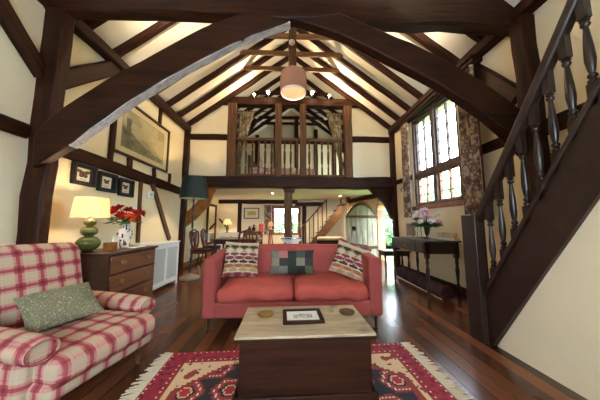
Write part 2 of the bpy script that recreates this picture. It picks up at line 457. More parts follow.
# ------------------------------------------------------------------ timber frame
beam('tie_beam', (-2.78, 2.49, 3.76), (2.95, 2.49, 3.76), .15, .38, wob=.02)
beam('post_beam', (-2.70, 2.50, 0), (-2.70, 2.50, 3.6), .26, .13, wob=.012, roll=(0, 1, 0))
beam('post_beam', (2.82, 2.36, 0), (2.82, 2.36, 3.6), .24, .18, wob=.012, roll=(0, 1, 0))
LB = [(-2.66, 1.73), (-2.60, 1.78), (-2.32, 1.97), (-2.20, 2.09), (-1.94, 2.31), (-1.72, 2.50), (-1.36, 2.76), (-1.02, 2.98), (-.47, 3.31), (-.01, 3.50)]
LU = [(-.5, 3.62), (-.65, 3.56), (-1.04, 3.35), (-1.57, 3.01), (-1.97, 2.74), (-2.32, 2.48), (-2.55, 2.28), (-2.68, 2.06)]
RB = [(.03, 3.52), (.34, 3.44), (.83, 3.24), (1.16, 3.06), (1.51, 2.88), (1.66, 2.80), (2.12, 2.50), (2.42, 2.25), (2.66, 1.99), (2.78, 1.86)]
RU = [(2.78, 2.40), (2.36, 2.73), (2.09, 2.92), (1.70, 3.13), (1.30, 3.32), (.58, 3.61)]
def brace_between(lo, up_, y0, y1):
    """strip of quads between a lower and an upper edge, extruded: hewn look"""
    n = 14
    def res(p):
        d = [0]
        for a, b in zip(p[:-1], p[1:]): d.append(d[-1]+math.hypot(b[0]-a[0], b[1]-a[1]))
        out = []
        for i in range(n+1):
            t = d[-1]*i/n
            for k in range(len(p)-1):
                if t <= d[k+1]+1e-9:
                    q = (t-d[k])/(d[k+1]-d[k]); out.append((p[k][0]+(p[k+1][0]-p[k][0])*q, p[k][1]+(p[k+1][1]-p[k][1])*q)); break
        return out
    L, U = res(lo), res(up_)
    g = G(); vs = []
    for i in range(n+1):
        w = .006
        vs += [(L[i][0], y0+rnd(w), L[i][1]+rnd(w)), (U[i][0], y0+rnd(w), U[i][1]+rnd(w)), (U[i][0], y1+rnd(w), U[i][1]), (L[i][0], y1+rnd(w), L[i][1])]
    fs = [(i*4+k, i*4+(k+1) % 4, (i+1)*4+(k+1) % 4, (i+1)*4+k) for i in range(n) for k in range(4)] + [(3, 2, 1, 0), tuple(n*4+k for k in range(4))]
    g.add(vs, fs); return g
struct('arch_brace_beam', brace_between(LB, LU[::-1], 2.385, 2.495), M['oak_x'], bevel=.015)
struct('arch_brace_beam', brace_between(RB, RU[::-1], 2.37, 2.50), M['oak_x'], bevel=.015)
M['pale_strip'] = wood('pale_grey_soffit', S(150, 146, 146), S(214, 212, 212), .6, 'x')
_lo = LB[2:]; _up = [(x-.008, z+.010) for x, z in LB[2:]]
struct('brace_soffit_strip', brace_between([(x+.003, z-.007) for x, z in _lo], _up, 2.395, 2.49), M['pale_strip'])  # thin pale grey strip along the underside of one brace
# wall plates, rails, studs and wall braces
beam('wall_plate_beam', (-2.72, -2.5, 3.66), (-2.72, 5.9, 3.66), .16, .15); beam('wall_plate_beam', (2.79, -2.5, 3.70), (2.79, 5.9, 3.70), .16, .17)
beam('wall_plate_beam', (-2.72, 6.1, 3.66), (-2.72, 8.9, 3.66), .16, .15); beam('wall_plate_beam', (2.79, 6.1, 3.70), (2.79, 8.9, 3.70), .16, .17)
beam('rail_beam', (-2.765, 2.6, 2.06), (-2.765, 5.9, 1.97), .05, .19); beam('rail_beam', (-2.765, -2.5, 2.2), (-2.765, 2.4, 2.12), .05, .16)
beam('rail_beam', (2.835, 2.56, 2.24), (2.835, 3.5, 2.24), .05, .15); beam('rail_beam', (2.835, -1.0, 2.22), (2.835, 2.36, 2.22), .05, .19)
beam('rail_beam', (2.835, 5.05, 2.24), (2.835, 5.9, 2.26), .05, .12)
for y, z0, z1, w in ((3.92, 2.12, 2.32, .12), (4.62, 2.06, 2.3, .1), (4.70, 3.2, 3.6, .1), (3.5, 2.1, 3.6, .1), (5.2, 2.05, 2.3, .08)):
    beam('stud_beam', (-2.765, y, z0), (-2.765, y, z1), .05, w, roll=(0, 1, 0))
beam('stud_beam', (-2.765, 4.28, .78), (-2.765, 4.24, 1.94), .05, .09, 'mid_oak', roll=(0, 1, 0))
beam('wall_brace_beam', (-2.765, 5.36, .80), (-2.765, 4.58, 1.96), .05, .12, 'mid_oak', roll=(0, 1, 0))
beam('corner_post_beam', (-2.72, 5.86, 0), (-2.72, 5.86, 3.6), .12, .14, roll=(0, 1, 0))
beam('corner_post_beam', (2.80, 5.88, 0), (2.80, 5.88, 3.65), .12, .14, roll=(0, 1, 0))
beam('wall_brace_beam', (-2.74, 2.62, 2.84), (-2.74, 3.45, 3.64), .09, .2); beam('wall_brace_beam', (-2.74, 2.46, 2.78), (-2.74, 1.66, 3.60), .09, .17)
beam('wall_brace_beam', (2.81, 2.52, 2.70), (2.81, 3.12, 3.50), .09, .22)
# rafters and collars
ys = [5.85 - .5*k for k in range(17)] + [6.45 + .5*k for k in range(5)]
for y in ys:
    if abs(y-2.35) < .1: continue
    for s in (-1, 1):
        xe = WL-.05 if s < 0 else WR+.05
        ze = roof_z(xe)
        nz = .055
        beam('rafter_beam', (RX, y, RZ-nz), (xe, y, ze-nz), .10+rnd(.012), .12, wob=.007)
for y in (4.35, 4.85, 5.35, 3.85, 3.35, 6.95, 7.95, 8.45, 6.45):
    zc = 5.02 + rnd(.03); hw = (RZ-zc)/SL + .02
    beam('collar_beam', (RX-hw, y-.07, zc), (RX+hw, y-.07, zc), .07, .11, 'mid_oak' if y < 6 else 'oak', wob=.006)
# the hanging post that carries the pendant lamp
beam('hanger_beam', (.03, 3.42, 5.7), (.03, 3.42, 3.62), .13, .12, 'mid_oak', wob=.005)
# gallery front timber
beam('bressummer_beam', (WL, 5.98, 2.255), (WR, 5.98, 2.255), .30, .30, wob=.012)
beam('gallery_tie_beam', (-1.98, 5.95, 4.49), (2.04, 5.95, 4.49), .2, .23, wob=.01)
beam('rail_beam', (WL, 5.93, 3.47), (-1.7, 5.93, 3.47), .06, .17); beam('rail_beam', (1.7, 5.93, 3.47), (WR, 5.93, 3.47), .06, .17)
for xa, w in ((-1.565, .23), (1.58, .22)): beam('gallery_post_beam', (xa, 5.93, 2.4), (xa, 5.93, 4.40), w, .2, 'mid_oak', roll=(0, 1, 0))
for xa, w in ((-.325, .18), (.345, .17)): beam('gallery_post_beam', (xa, 5.93, 2.4), (xa, 5.93, 4.42), w, .18, 'mid_oak', roll=(0, 1, 0))
beam('pillar_beam', (-.05, 6.0, 0), (-.04, 6.0, 2.12), .21, .2, 'mid_oak', wob=.014, roll=(0, 1, 0))
struct('pillar_head_beam', G().prism([(-.2, 2.11), (.14, 2.11), (.1, 1.98), (-.14, 1.98)], 'y', 5.88, 6.1), M['oak_n'], bevel=.01)
struct('curved_brace_beam', brace_between([(-2.78, 1.02), (-2.45, 1.28), (-2.15, 1.62), (-1.95, 2.10)], [(-2.78, 1.36), (-2.55, 1.55), (-2.32, 1.82), (-2.2, 2.10)], 5.88, 6.06), M['gold_oak'], bevel=.01)
struct('curved_brace_beam', brace_between([(2.74, 1.28), (2.66, 1.45), (2.55, 1.7), (2.32, 1.92), (2.14, 2.10)], [(2.85, 1.28), (2.85, 1.5), (2.85, 1.7), (2.85, 1.9), (2.85, 2.10)], 5.88, 6.06), M['oak_n'], bevel=.01)
# lower room: beams on the far wall and ceiling
beam('far_beam', (WL, 8.9, 2.02), (.3, 8.9, 2.02), .1, .15); beam('far_beam', (.2, 8.9, 1.93), (1.3, 8.9, 1.93), .1, .16)
beam('stud_beam', (-1.97, 8.93, .1), (-1.97, 8.93, 1.96), .16, .05, roll=(0, 1, 0)); beam('stud_beam', (.56, 8.9, .1), (.56, 8.9, 1.95), .16, .1, roll=(0, 1, 0))
beam('door_post_beam', (2.10, 8.0, 0), (2.10, 8.0, ZC), .14, .14, 'mid_oak', roll=(0, 1, 0))
beam('ceiling_beam', (2.1, 8.0, 1.96), (2.85, 6.75, 2.06), .12, .14)
beam('wall_brace_beam', (-2.4, 8.93, .95), (-2.75, 8.93, 1.35), .1, .05)
# gallery room end wall timbers
beam('far_tie_beam', (-1.9, 8.9, 4.5), (1.95, 8.9, 4.5), .1, .2)
for xa in (-2.2, -1.35, -.6, .25, 1.05, 1.8): beam('stud_beam', (xa, 8.92, 2.3), (xa, 8.92, min(5.6, roof_z(xa)-.1)), .16, .06, roll=(0, 1, 0))
for s in (-1, 1):
    xa = RX + s*1.95; beam('purlin_beam', (xa, 6.1, roof_z(xa)-.14), (xa, 8.9, roof_z(xa)-.14), .16, .18)
    beam('wind_brace_beam', (RX+s*2.5, 7.4, 2.5), (RX+s*1.2, 7.4, 4.7), .12, .16)

# ------------------------------------------------------------------ windows and door
def window(name, axis, a0, a1, z0, z1, pos, th, cols, transom, bars, mat, pane_rows, mull=.09, inner='pink_frame'):
    """axis 'x': window in a wall facing x; a runs along y"""
    def bx(g, p0, p1, q0, q1, d0, d1):
        return g.box(d0, d1, p0, p1, q0, q1) if axis == 'x' else g.box(p0, p1, d0, d1, q0, q1)
    r = bpy.data.objects.new(name, None); COL.objects.link(r); r['kind'] = 'structure'
    f = .07; g = G()
    bx(g, a0, a0+f, z0, z1, pos, pos+th); bx(g, a1-f, a1, z0, z1, pos, pos+th); bx(g, a0+f, a1-f, z0, z0+f, pos-.0, pos+th); bx(g, a0+f, a1-f, z1-f, z1, pos, pos+th)
    g.build('window_frame', mat, r, .006)
    n = cols; W = (a1-a0-2*f-mull*(n-1))/n
    zs = [(z0+f, transom-.06), (transom+.06, z1-f)] if transom else [(z0+f, z1-f)]
    if transom: bx(G(), a0+f, a1-f, transom-.06, transom+.06, pos, pos+th).build('transom', mat, r, .008)
    for i in range(1, n):
        x = a0+f+W*i+mull*(i-1)
        for (q0, q1) in zs: bx(G(), x, x+mull, q0, q1, pos, pos+th).build('mullion', mat, r, .006)
    for i in range(n):
        x = a0+f+(W+mull)*i
        for k, (q0, q1) in enumerate(zs):
            g = G(); c = .035; m0, m1 = pos+th*.35, pos+th*.7
            bx(g, x, x+c, q0, q1, m0, m1); bx(g, x+W-c, x+W, q0, q1, m0, m1); bx(g, x+c, x+W-c, q0, q0+c, m0, m1); bx(g, x+c, x+W-c, q1-c, q1, m0, m1)
            for j in range(1, bars): bx(g, x+W*j/bars-.016, x+W*j/bars+.016, q0+c, q1-c, m0, m1)
            cm = g.build('casement', M[inner] if k == 0 or not transom else M['dark_frame'], r, .003)
            g = G(); bx(g, x+c*.5, x+W-c*.5, q0+c*.5, q1-c*.5, (m0+m1)/2-.003, (m0+m1)/2+.003); g.build('pane', M['glass'], cm)
            g = G(); nr = pane_rows[k]
            for j in range(1, nr): z = q0+(q1-q0)*j/nr; bx(g, x+c, x+W-c, z-.006, z+.006, m0+.01, m1-.01)
            if nr > 1: g.build('glazing_bar', M['iron'], cm)
    return r
M['pink_frame'] = wood('reddish_window_oak', S(112, 70, 52), S(168, 116, 90), .5, 'n', .1)
M['dark_frame'] = wood('grey_brown_window_oak', S(66, 52, 48), S(112, 92, 84), .5, 'n', .1)
window('window_1', 'x', 3.55, 5.0, 1.52, 3.56, WR+.02, .13, 2, 2.24, 2, M['dark_frame'], (3, 5), .10)
window('window_2', 'y', -.72, .42, .72, 1.86, YF+.02, .1, 2, None, 2, M['pink_frame'], (3,), .06)
window('added_gallery_window', 'x', 7.5, 8.5, 2.75, 3.5, WR+.02, .13, 2, None, 2, M['dark_frame'], (3,), .06)  # unseen window added for the gallery fill light
window('added_rear_window', 'y', -1.6, 1.0, 1.05, 2.75, -2.67, .1, 3, None, 2, M['pink_frame'], (3,), .06)  # unseen window added behind the camera to go with the rear fill
struct('trim_1', G().box(WR-.05, WR+.02, 3.4, 5.15, 1.46, 1.54), M['pink_frame'], bevel=.008)      # inner sill
struct('trim_2', G().box(WR-.16, WR+.02, 2.98, 5.2, 3.56, 3.62).box(WR-.19, WR, 2.98, 5.2, 3.62, 3.66), M['oak'], bevel=.008)  # moulded head
# stone-arched doorway frame and the open plank door
g = G()
def archpts(r, zr): return [(6.625 - r*math.cos(PI*k/20), 1.45+zr*math.sin(PI*k/20)**.85) for k in range(21)]
o_, i_ = archpts(.625, .62), archpts(.54, .53)
for k in range(20): g.prism([o_[k], o_[k+1], i_[k+1], i_[k]], 'x', WR-.03, WR+.2)
g.box(WR-.03, WR+.2, 6.0, 6.085, 0, 1.45); g.box(WR-.03, WR+.2, 7.165, 7.25, 0, 1.45)
struct('trim_3', g, wood('doorway_oak', S(132, 92, 66), S(182, 138, 104), .6, 'n', .2))
d = bpy.data.objects.new('door_1', None); COL.objects.link(d); d['kind'] = 'structure'; d.location = (2.83, 7.2, .02); d.rotation_euler = (0, 0, math.radians(4))
def door_top(t): return 1.38 + .46*max(0, math.sin(PI*t))**.8           # t across the leaf
nb = 6; W = 1.06; rr = [-.0]
for k in range(nb):
    xa, xb = -W+W*k/nb+.004, -W+W*(k+1)/nb-.004
    m = (xa+xb)/2
    top = [(xb, door_top((xb+W)/W)), (m, door_top((m+W)/W)), (xa, door_top((xa+W)/W))]
    G().prism([(xa, 0), (xb, 0)]+top, 'y', 0, .05).build('plank', M['plank'], d, .006)
g = G(); arcs = [(-W+W*k/16, door_top(k/16)) for k in range(17)]
for a, b in zip(arcs[:-1], arcs[1:]): g.prism([(a[0], a[1]-.11), (b[0], b[1]-.11), b, a], 'y', -.035, 0)
g.build('arched_ledge', M['mid_oak'], d, .004)
for z in (.35, 1.33): G().prism([(-W+.03, z), (-.01, z), (-.01, z+.09), (-W+.03, z+.07)], 'y', -.03, .0).build('strap_hinge', M['mid_oak'], d, .006)
G().prism([(-.80+.065*math.cos(a), 1.0+.065*math.sin(a)) for a in [2*PI*k/12 for k in range(12)]], 'y', -.015, 0).tube([(-.80+.05*math.cos(a), -.03, .97+.06*math.sin(a)) for a in [2*PI*k/14 for k in range(15)]], .01, 6).build('ring_handle', M['iron'], d)

# ------------------------------------------------------------------ garden outside
struct('lawn_ground', G().box(3.05, 14, -6, 16, -.3, -.1).box(-14, 14, 9.1, 20, -.3, -.1), M['grass'])
def leafy(name, cx, cy, cz, rx, ry, rz_, n, size, seed):
    r = random.Random(seed); g = G()
    for _ in range(n):
        u = Vector((r.gauss(0, 1), r.gauss(0, 1), r.gauss(0, 1))).normalized()*(.6+.4*r.random())
        p = Vector((cx+u.x*rx, cy+u.y*ry, max(-.08, cz+u.z*rz_)))
        a = Vector((r.gauss(0, 1), r.gauss(0, 1), r.gauss(0, 1))).normalized(); b = a.orthogonal().normalized(); s = size*(.6+.8*r.random())
        g.add([p-a*s, p+b*s*.5, p+a*s, p-b*s*.5], [(0, 1, 2, 3)])
    o = g.build(name, M['hedge'], None, 0, 0); o['kind'] = 'stuff'; o['label'] = 'sunlit green garden foliage beyond the panes'; o['category'] = 'foliage'; return o
leafy('garden_foliage', 6.2, 4.6, 1.5, 1.0, 2.9, 2.1, 7000, .14, 1)
leafy('garden_foliage', 6.6, 9.6, 1.2, 1.2, 2.0, 2.0, 4000, .14, 2)
leafy('garden_foliage', 6.3, 13.2, 1.3, 1.4, 1.4, 2.0, 3500, .14, 4)
leafy('garden_foliage', -.2, 12.6, .6, 2.6, 1.0, 1.2, 3000, .14, 3)

# ------------------------------------------------------------------ oak staircase beside the plaster wall
T = thing('staircase', 'steep dark oak staircase with turned balusters rising against the cream wall', 'staircase')
def xprism(y0, zlo0, zhi0, y1, zlo1, zhi1, x0, x1): return G().prism([(y0, zlo0), (y1, zlo1), (y1, zhi1), (y0, zhi0)], 'x', x0, x1)
ye = .62
G().prism([(2.19, -.0), (ye, st(ye)-.02), (ye, st(ye)+.56), (2.26, .42), (2.26, .0)], 'x', 1.93, 1.985).build('stringer', M['stair'], T, .006)
G().prism([(2.24, st(2.24)+.53), (ye, st(ye)+.53), (ye, st(ye)+.585), (2.24, st(2.24)+.585)], 'x', 1.91, 2.0).build('stringer_cap', M['stair'], T, .008)
G().box(1.875, 1.985, 2.22, 2.40, 0, 1.245).build('newel_post', M['stair'], T, .008)
hz = lambda y: 1.26 + TS*(2.22-y)*1.0
hr = G().prism([(2.30, hz(2.30)-.09), (.3, hz(.3)-.09), (.3, hz(.3)+.03), (2.30, hz(2.30)+.03)], 'x', 1.905, 1.985)
hr.build('handrail', M['stair'], T, .014)
for k in range(11):
    y = 2.125 - .121*k
    z0, z1 = st(y)+.575, hz(y)-.11
    L = z1-z0; b = .024
    g = G(); sq = lambda a, c: g.box(1.954-b, 1.954+b, y-b, y+b, a, c)
    sq(z0-.06, z0+.13*L); sq(z1-.17*L, z1+.06)
    za, zb = z0+.13*L, z1-.17*L; H_ = zb-za
    pr = [(.018, 0), (.026, .02), (.026, .05), (.015, .075), (.024, .105), (.024, .13), (.014, .16), (.02, .22), (.027, .36), (.024, .55), (.016, .78), (.013, .86), (.024, .89), (.024, .92), (.014, .94), (.026, .965), (.018, 1)]
    g.lathe([(r, q*H_) for r, q in pr], 12, (1.954, y, za))
    g.build('baluster', M['baluster'], T, 0, 40)
for k in range(11):
    z = .218*(k+1); y = 2.17 - z/TS
    G().box(2.022, WR-.01, y-.17, y+.02, z-.03, z).build('tread', M['stair'], T, .006)

# ------------------------------------------------------------------ plaid armchair
AC = thing('armchair', 'red and cream checked armchair with rolled arms and turned feet', 'armchair', (-1.62, 1.84, 0), math.radians(-12))
# local axes: front = +x, width along y
seat = soft_box(-.42, .42, -.36, .36, .22, .385, .06, (.02, .0, .03), 8, .006)
seat.build('seat_cushion', M['plaid'], AC, 0, 60)
soft_box(-.50, .385, -.37, .37,   .145, .26, .04, (.012, .01, 0), 8).build('seat_frame', M['plaid'], AC, 0, 60)
# raked back with rounded top
bk = soft_box(-.10, .10, -.36, .42, 0, .71, .075, (.03, 0, .02), 10, .004).build('backrest', M['plaid'], AC, 0, 60)
bk.location = (-.46, 0, .27); bk.rotation_euler = (0, math.radians(-14), 0)
for s in (-1, 1):
    soft_box(-.50, .24, s*.41-.055 if s > 0 else -.42, s*.41+.055 if s > 0 else -.31, .16, .40, .04, (.01, .01, 0), 8).build('arm_panel', M['plaid'], AC, 0, 60)
    # scroll arm: a rolled bolster along x that droops a little at the front
    g = G(); vs = []; fs = []; n = 18; m = 20
    for i in range(n+1):
        t = i/n; x = -.50+(.74 if s > 0 else .82)*t; zc = .435 - .03*t*t + (.035 if s < 0 else 0)
        ry, rz = (.092, .075) if 0 < i < n else (.085, .068)
        for k in range(m):
            a = 2*PI*k/m
            vs.append((x, (.425 if s > 0 else -.375)+ry*math.cos(a)*(1+.06*noise.noise(Vector((x*6, a, s)))), zc+rz*math.sin(a)))
    for i in range(n):
        for k in range(m): fs.append((i*m+k, i*m+(k+1) % m, (i+1)*m+(k+1) % m, (i+1)*m+k))
    fs.append(tuple(range(m-1, -1, -1))); fs.append(tuple(range(n*m, n*m+m)))
    g.add(vs, fs); a_ = g.build('armrest', M['plaid'], AC, .022, 50, 3)
    G().tube([(.243 if s > 0 else .323, (.425 if s > 0 else -.375)+.078*math.cos(2*PI*k/24), (.405 if s > 0 else .44)+.062*math.sin(2*PI*k/24)) for k in range(25)], .007, 6).build('piping', M['plaid'], a_)
G().tube([(.405+.006*math.sin(k), -.35+.70*k/16, .275) for k in range(17)], .007, 6).build('seat_piping', M['plaid'], AC)
for x in (.31, -.38):
    for y in (-.29, .29):
        G().lathe([(.012, 0), (.016, .03), (.024, .05), (.02, .07), (.03, .10), (.034, .13), (.03, .16)], 14, (x, y, 0)).build('leg', M['mid_oak_z'], AC)
cu = pillow(.42, .34, .15, 20).build('cushion', M['sage'], None, 0, 80)
tag(cu, 'sage green cushion with pale sprig pattern lying in the checked armchair', 'cushion')
cu.location = (-1.60, 1.80, .44)
cu.rotation_euler = Matrix.Rotation(0, 3).to_euler() if False else (math.radians(-54), math.radians(-3), math.radians(62))

# ------------------------------------------------------------------ coral sofa
SX, SY = .045, 2.58
SF = thing('sofa', 'coral pink two seat sofa with plump seat cushions on short legs', 'sofa', (SX, SY, 0))
def yzblock(pts, x0, x1, r, name, mat='coral'):
    return G().prism(pts, 'x', x0, x1).build(name, M[mat], SF, r, 60, 4)
G().box(-.87, .87, .0, .80, .13, .30).build('seat_frame', M['coral'], SF, .025, 60, 3)
for s in (-1, 1):
    x0, x1 = (-1.0, -.855) if s < 0 else (.855, 1.0)
    yzblock([(-.01, .13), (.85, .13), (.87, .82), (.62, .815), (.30, .785), (.0, .765)], x0, x1, .035, 'arm')
bkr = soft_box(-.86, .86, -.11, .11, 0, .56, .06, (0, .01, .012), 14, .004).build('backrest', M['coral'], SF, 0, 60)
bkr.location = (0, .75, .29); bkr.rotation_euler = (math.radians(-7), 0, 0)
for x0, x1 in ((-.85, .0), (.005, .855)):
    soft_box(x0, x1, -.035, .66, .295, .455, .065, (.0, .02, .045), 16, .03).build('seat_cushion', M['coral_seat'], SF, 0, 70)
for x0, x1 in ((-.85, -.0), (.0, .85)):
    b = soft_box(x0, x1, -.07, .07, 0, .36, .06, (0, .03, .01), 12, .012).build('back_cushion', M['coral'], SF, 0, 70)
    b.location = (0, .60, .455); b.rotation_euler = (math.radians(-10), 0, 0)
for x in (-.93, .93):
    for y in (.05, .78): G().lathe([(.016, 0), (.022, .1), (.026, .14)], 12, (x, y, 0)).build('leg', M['mahog_dark'], SF)

CR, MG, BK, OR_, OL, TN = S(188, 170, 142), S(118, 32, 58), S(38, 32, 30), S(150, 84, 44), S(110, 100, 64), S(156, 128, 92)
def ikat(u, v):
    rows = [(TN, MG), (CR, TN), (TN, OR_), (CR, BK), (TN, MG), (CR, MG), (OL, CR), (TN, BK), (CR, TN)]
    k = min(8, int(v*9)); base, mk = rows[k]; t = v*9-k
    w = abs(((u*3.6+.5*(k % 2)) % 1)-.5)*2
    return mk if abs(t-.5)*2 < .9*(1-w**2.2) and k not in (8,) else base
def ikat2(u, v): return ikat(u*.9, (v+.1) % 1)
def patch(u, v):
    cols = [S(96, 92, 84), S(30, 40, 30), S(78, 84, 54), S(168, 104, 96), S(44, 44, 44), S(104, 108, 98), S(24, 26, 28), S(128, 118, 104), S(60, 72, 64)]
    i, j = int(u*5), int(v*3); return cols[(i*5+j*7+i*j) % 9]
def put_cushion(w, h, t, fn, loc, rot, label, n=30):
    o = pillow(w, h, t, n, fn).build('cushion', M['painted'], None, 0, 80); tag(o, label, 'cushion'); o.location = loc
    o.rotation_euler = tuple(math.radians(a) for a in rot); return o
put_cushion(.43, .45, .13, ikat, (-.60, 2.84, .505), (-24, 4, 14), 'square cushion in magenta and black woven rows against the sofa arm near the floor lamp', 40)
put_cushion(.58, .31, .11, patch, (.03, 2.97, .505), (-14, 0, 0), 'oblong patchwork cushion of dark green and grey squares mid sofa', 30)
put_cushion(.44, .46, .13, ikat2, (.69, 2.84, .50), (-24, 20, -12), 'woven zigzag cushion in orange and maroon tipped toward the sofa arm by the console', 40)
put_cushion(.40, .40, .12, lambda u, v: S(112, 92, 66) if (int(u*9)+int(v*9)) % 2 else S(92, 74, 54), (.78, 3.02, .52), (-14, 10, -10), 'plain brown cushion tucked behind the orange zigzag cushion', 18)

# ------------------------------------------------------------------ chest used as a coffee table
TR = thing('blanket_chest', 'dark pine blanket chest with a worn pale lid used as coffee table', 'chest', (.105, 1.775, .0135), math.radians(1))
for (a, b, c, d_) in ((-.425, .425, -.245, -.22), (-.425, .425, .22, .245), (-.425, -.40, -.22, .22), (.40, .425, -.22, .22)):
    G().box(a, b, c, d_, .03, .405).build('side_board', M['trunk'], TR, .004)
G().box(-.40, .40, -.22, .22, .03, .05).build('bottom_board', M['trunk'], TR)
G().box(-.455, .455, -.265, -.245, .0, .075).box(-.455, .455, .245, .265, 0, .075).box(-.46, -.44, -.265, .265, 0, .075).box(.44, .46, -.265, .265, 0, .075).build('plinth', M['trunk'], TR, .006)
G().box(-.456, .456, -.262, .262, .405, .43).build('lid', M['lid'], TR, .006)
G().box(-.456, .456, -.267, -.255, .392, .416).build('lid_moulding', M['trunk'], TR, .004)
TZ = .4435
PF = thing('picture_frame', 'small brown framed print lying flat on the chest lid', 'picture frame', (.10, 1.80, TZ), math.radians(2))
g = G()
for b in ((-.15, .15, -.125, -.095), (-.15, .15, .095, .125), (-.15, -.12, -.095, .095), (.12, .15, -.095, .095)): g.box(b[0], b[1], b[2], b[3], 0, .018)
g.build('frame', M['trunk'], PF, .003)
g = G(); N = 30
for i in range(N):
    for j in range(20):
        u, v = (i+.5)/N, (j+.5)/20; x, y = -.12+.24*i/N, -.095+.19*j/20
        ink = .2 < u < .8 and .32 < v < .68 and noise.noise(Vector((u*40, v*36, 1))) > -.12
        c = S(146, 138, 126) if ink else S(226, 222, 212)
        g.add([(x, y, .009), (x+.24/N, y, .009), (x+.24/N, y+.0095, .009), (x, y+.0095, .009)], [(0, 1, 2, 3)], c)
g.build('print', M['print'], PF)
for loc, lab, ma in (((-.185, 1.86, TZ), 'round golden tin lid shaped coaster on the lamp side of the chest lid', 'brass_dull'), ((.46, 1.87, TZ), 'round wooden coaster with worn face near the sofa corner of the lid', 'mid_oak')):
    if ma == 'brass_dull' and ma not in M: M[ma] = plain('dull_gold_lacquer', S(150, 112, 56), .4, .3, 0, 60, .3)
    c = G().lathe([(.058, 0), (.062, .006), (.062, .014), (.055, .016), (.052, .012), (0.001, .012)], 28).build('coaster', M[ma]); c.location = loc; tag(c, lab, 'coaster')

# ------------------------------------------------------------------ rug
def rugfn(x, y, W, H_):
    RED, RED2, CRM, NVY, PK, BR, WH = S(140, 22, 46), S(100, 16, 34), S(208, 180, 140), S(30, 28, 42), S(176, 66, 84), S(132, 48, 34), S(226, 206, 176)
    dx, dy = min(x, W-x), min(y, H_-y); d = min(dx, dy); al = y if dx < dy else x
    if d < .155:
        if .012 < d < .03 or .122 < d < .14: return WH if int(al/.024) % 2 == 0 and int(al/.012) % 2 == 0 else RED
        n = noise.noise(Vector((x*26, y*26, 0)))
        return RED2 if n > .22 else (S(150, 40, 62) if n < -.3 else RED)
    if d < .168: return BR
    # big hexagon field with stepped edge
    cx, cy = W/2, H_/2; ax, ay = abs(x-cx), abs(y-cy); hw, hh = W/2-.2, H_/2-.2
    stp = .025; q = int(ay/stp)*stp
    lim = hw - .0 - max(0, q-.26)*1.15
    e = lim - ax
    if e < 0 or ay > hh-.01:
        n = noise.noise(Vector((x*9+3, y*9, 2)))
        k = noise.noise(Vector((x*30, y*30, 5)))
        return BR if n > .38 else (NVY if k > .48 else CRM)
    if e < .035: return BR
    if e < .055: return RED
    # staggered stepped medallions inside
    cw, ch = .30, .25
    row = math.floor((y-cy)/ch+.5); ox = (row % 2)*cw/2
    mx = (math.floor((x-cx-ox)/cw+.5))*cw+ox; my = row*ch
    px, py = abs(x-cx-mx), abs(int((y-cy-my)/.0125)*.0125)
    h = max(px+py*.6, py*1.15); saw = .012*(int((x+y)/.0125) % 2)
    if h < .128+saw:
        if h > .112: return BR
        if h > .095: return WH if int(x/.0125) % 2 else PK
        if h > .070: return S(150, 44, 48)
        if h > .050: return NVY
        if h > .035: return CRM
        return S(168, 30, 48)
    return NVY
RW, RH = 2.1, 1.5
RG = thing('rug', 'crimson bordered rug with navy medallions and cream fringed ends under the chest', 'rug', (.05, 1.47, 0), math.radians(2.2))
g = G(); nx, ny = 168, 120; vs = []; fs = []; cols = []
vs = [(-RW/2+RW*i/nx, -RH/2+RH*j/ny, .012) for j in range(ny+1) for i in range(nx+1)]
b = len(g.v); g.v += vs
for j in range(ny):
    for i in range(nx):
        a = j*(nx+1)+i; g.f.append((a, a+1, a+nx+2, a+nx+1)); g.c.append(rugfn(RW*(i+.5)/nx, RH*(j+.5)/ny, RW, RH))
g.box(-RW/2, RW/2, -RH/2, RH/2, .0, .0115, S(92, 16, 30))
g.build('woven_field', M['painted'], RG, 0, 0)
for s in (-1, 1):
    g = G()
    for k in range(110):
        y = -RH/2+RH*(k+.5)/110; L = .10+rnd(.02); sk = rnd(.025)
        g.tube([(s*(RW/2-.005), y, .010), (s*(RW/2+L*.5), y+sk*.3, .012), (s*(RW/2+L), y+sk, .006)], [.005, .006, .004], 5)
    f = g.build('fringe', M['fringe'], RG); f['kind'] = 'stuff'
    f['label'] = 'cream knotted fringe'

# ------------------------------------------------------------------ chest of drawers and what stands on it
CX0, CX1, CY0, CY1, CZ = -2.62, -2.07, 2.74, 3.66, .815
CD = thing('chest_of_drawers', 'brown mahogany chest of drawers with brass swing handles against the timbered wall', 'chest of drawers', (-2.345, 3.2, 0))
o = (-2.345, 3.2)
def cb(g, x0, x1, y0, y1, z0, z1): return g.box(x0-o[0], x1-o[0], y0-o[1], y1-o[1], z0, z1)
g = cb(G(), CX0, CX1-.02, CY0, CY0+.03, .06, CZ-.03); cb(g, CX0, CX1-.02, CY1-.03, CY1, .06, CZ-.03); cb(g, CX0, CX0+.02, CY0, CY1, .06, CZ-.03)
zr = [.08, .33, .56, .785]
for z in zr: cb(g, CX0+.02, CX1-.02, CY0+.03, CY1-.03, z-.012, z)
g.build('carcass', M['chest_side'], CD, .003)
cb(G(), CX0, CX1+.015, CY0-.02, CY1+.02, CZ-.03, CZ).build('top', M['chest_side'], CD, .008)
cb(G(), CX0, CX1, CY0-.01, CY1+.01, .0, .07).build('plinth', M['chest_side'], CD, .006)
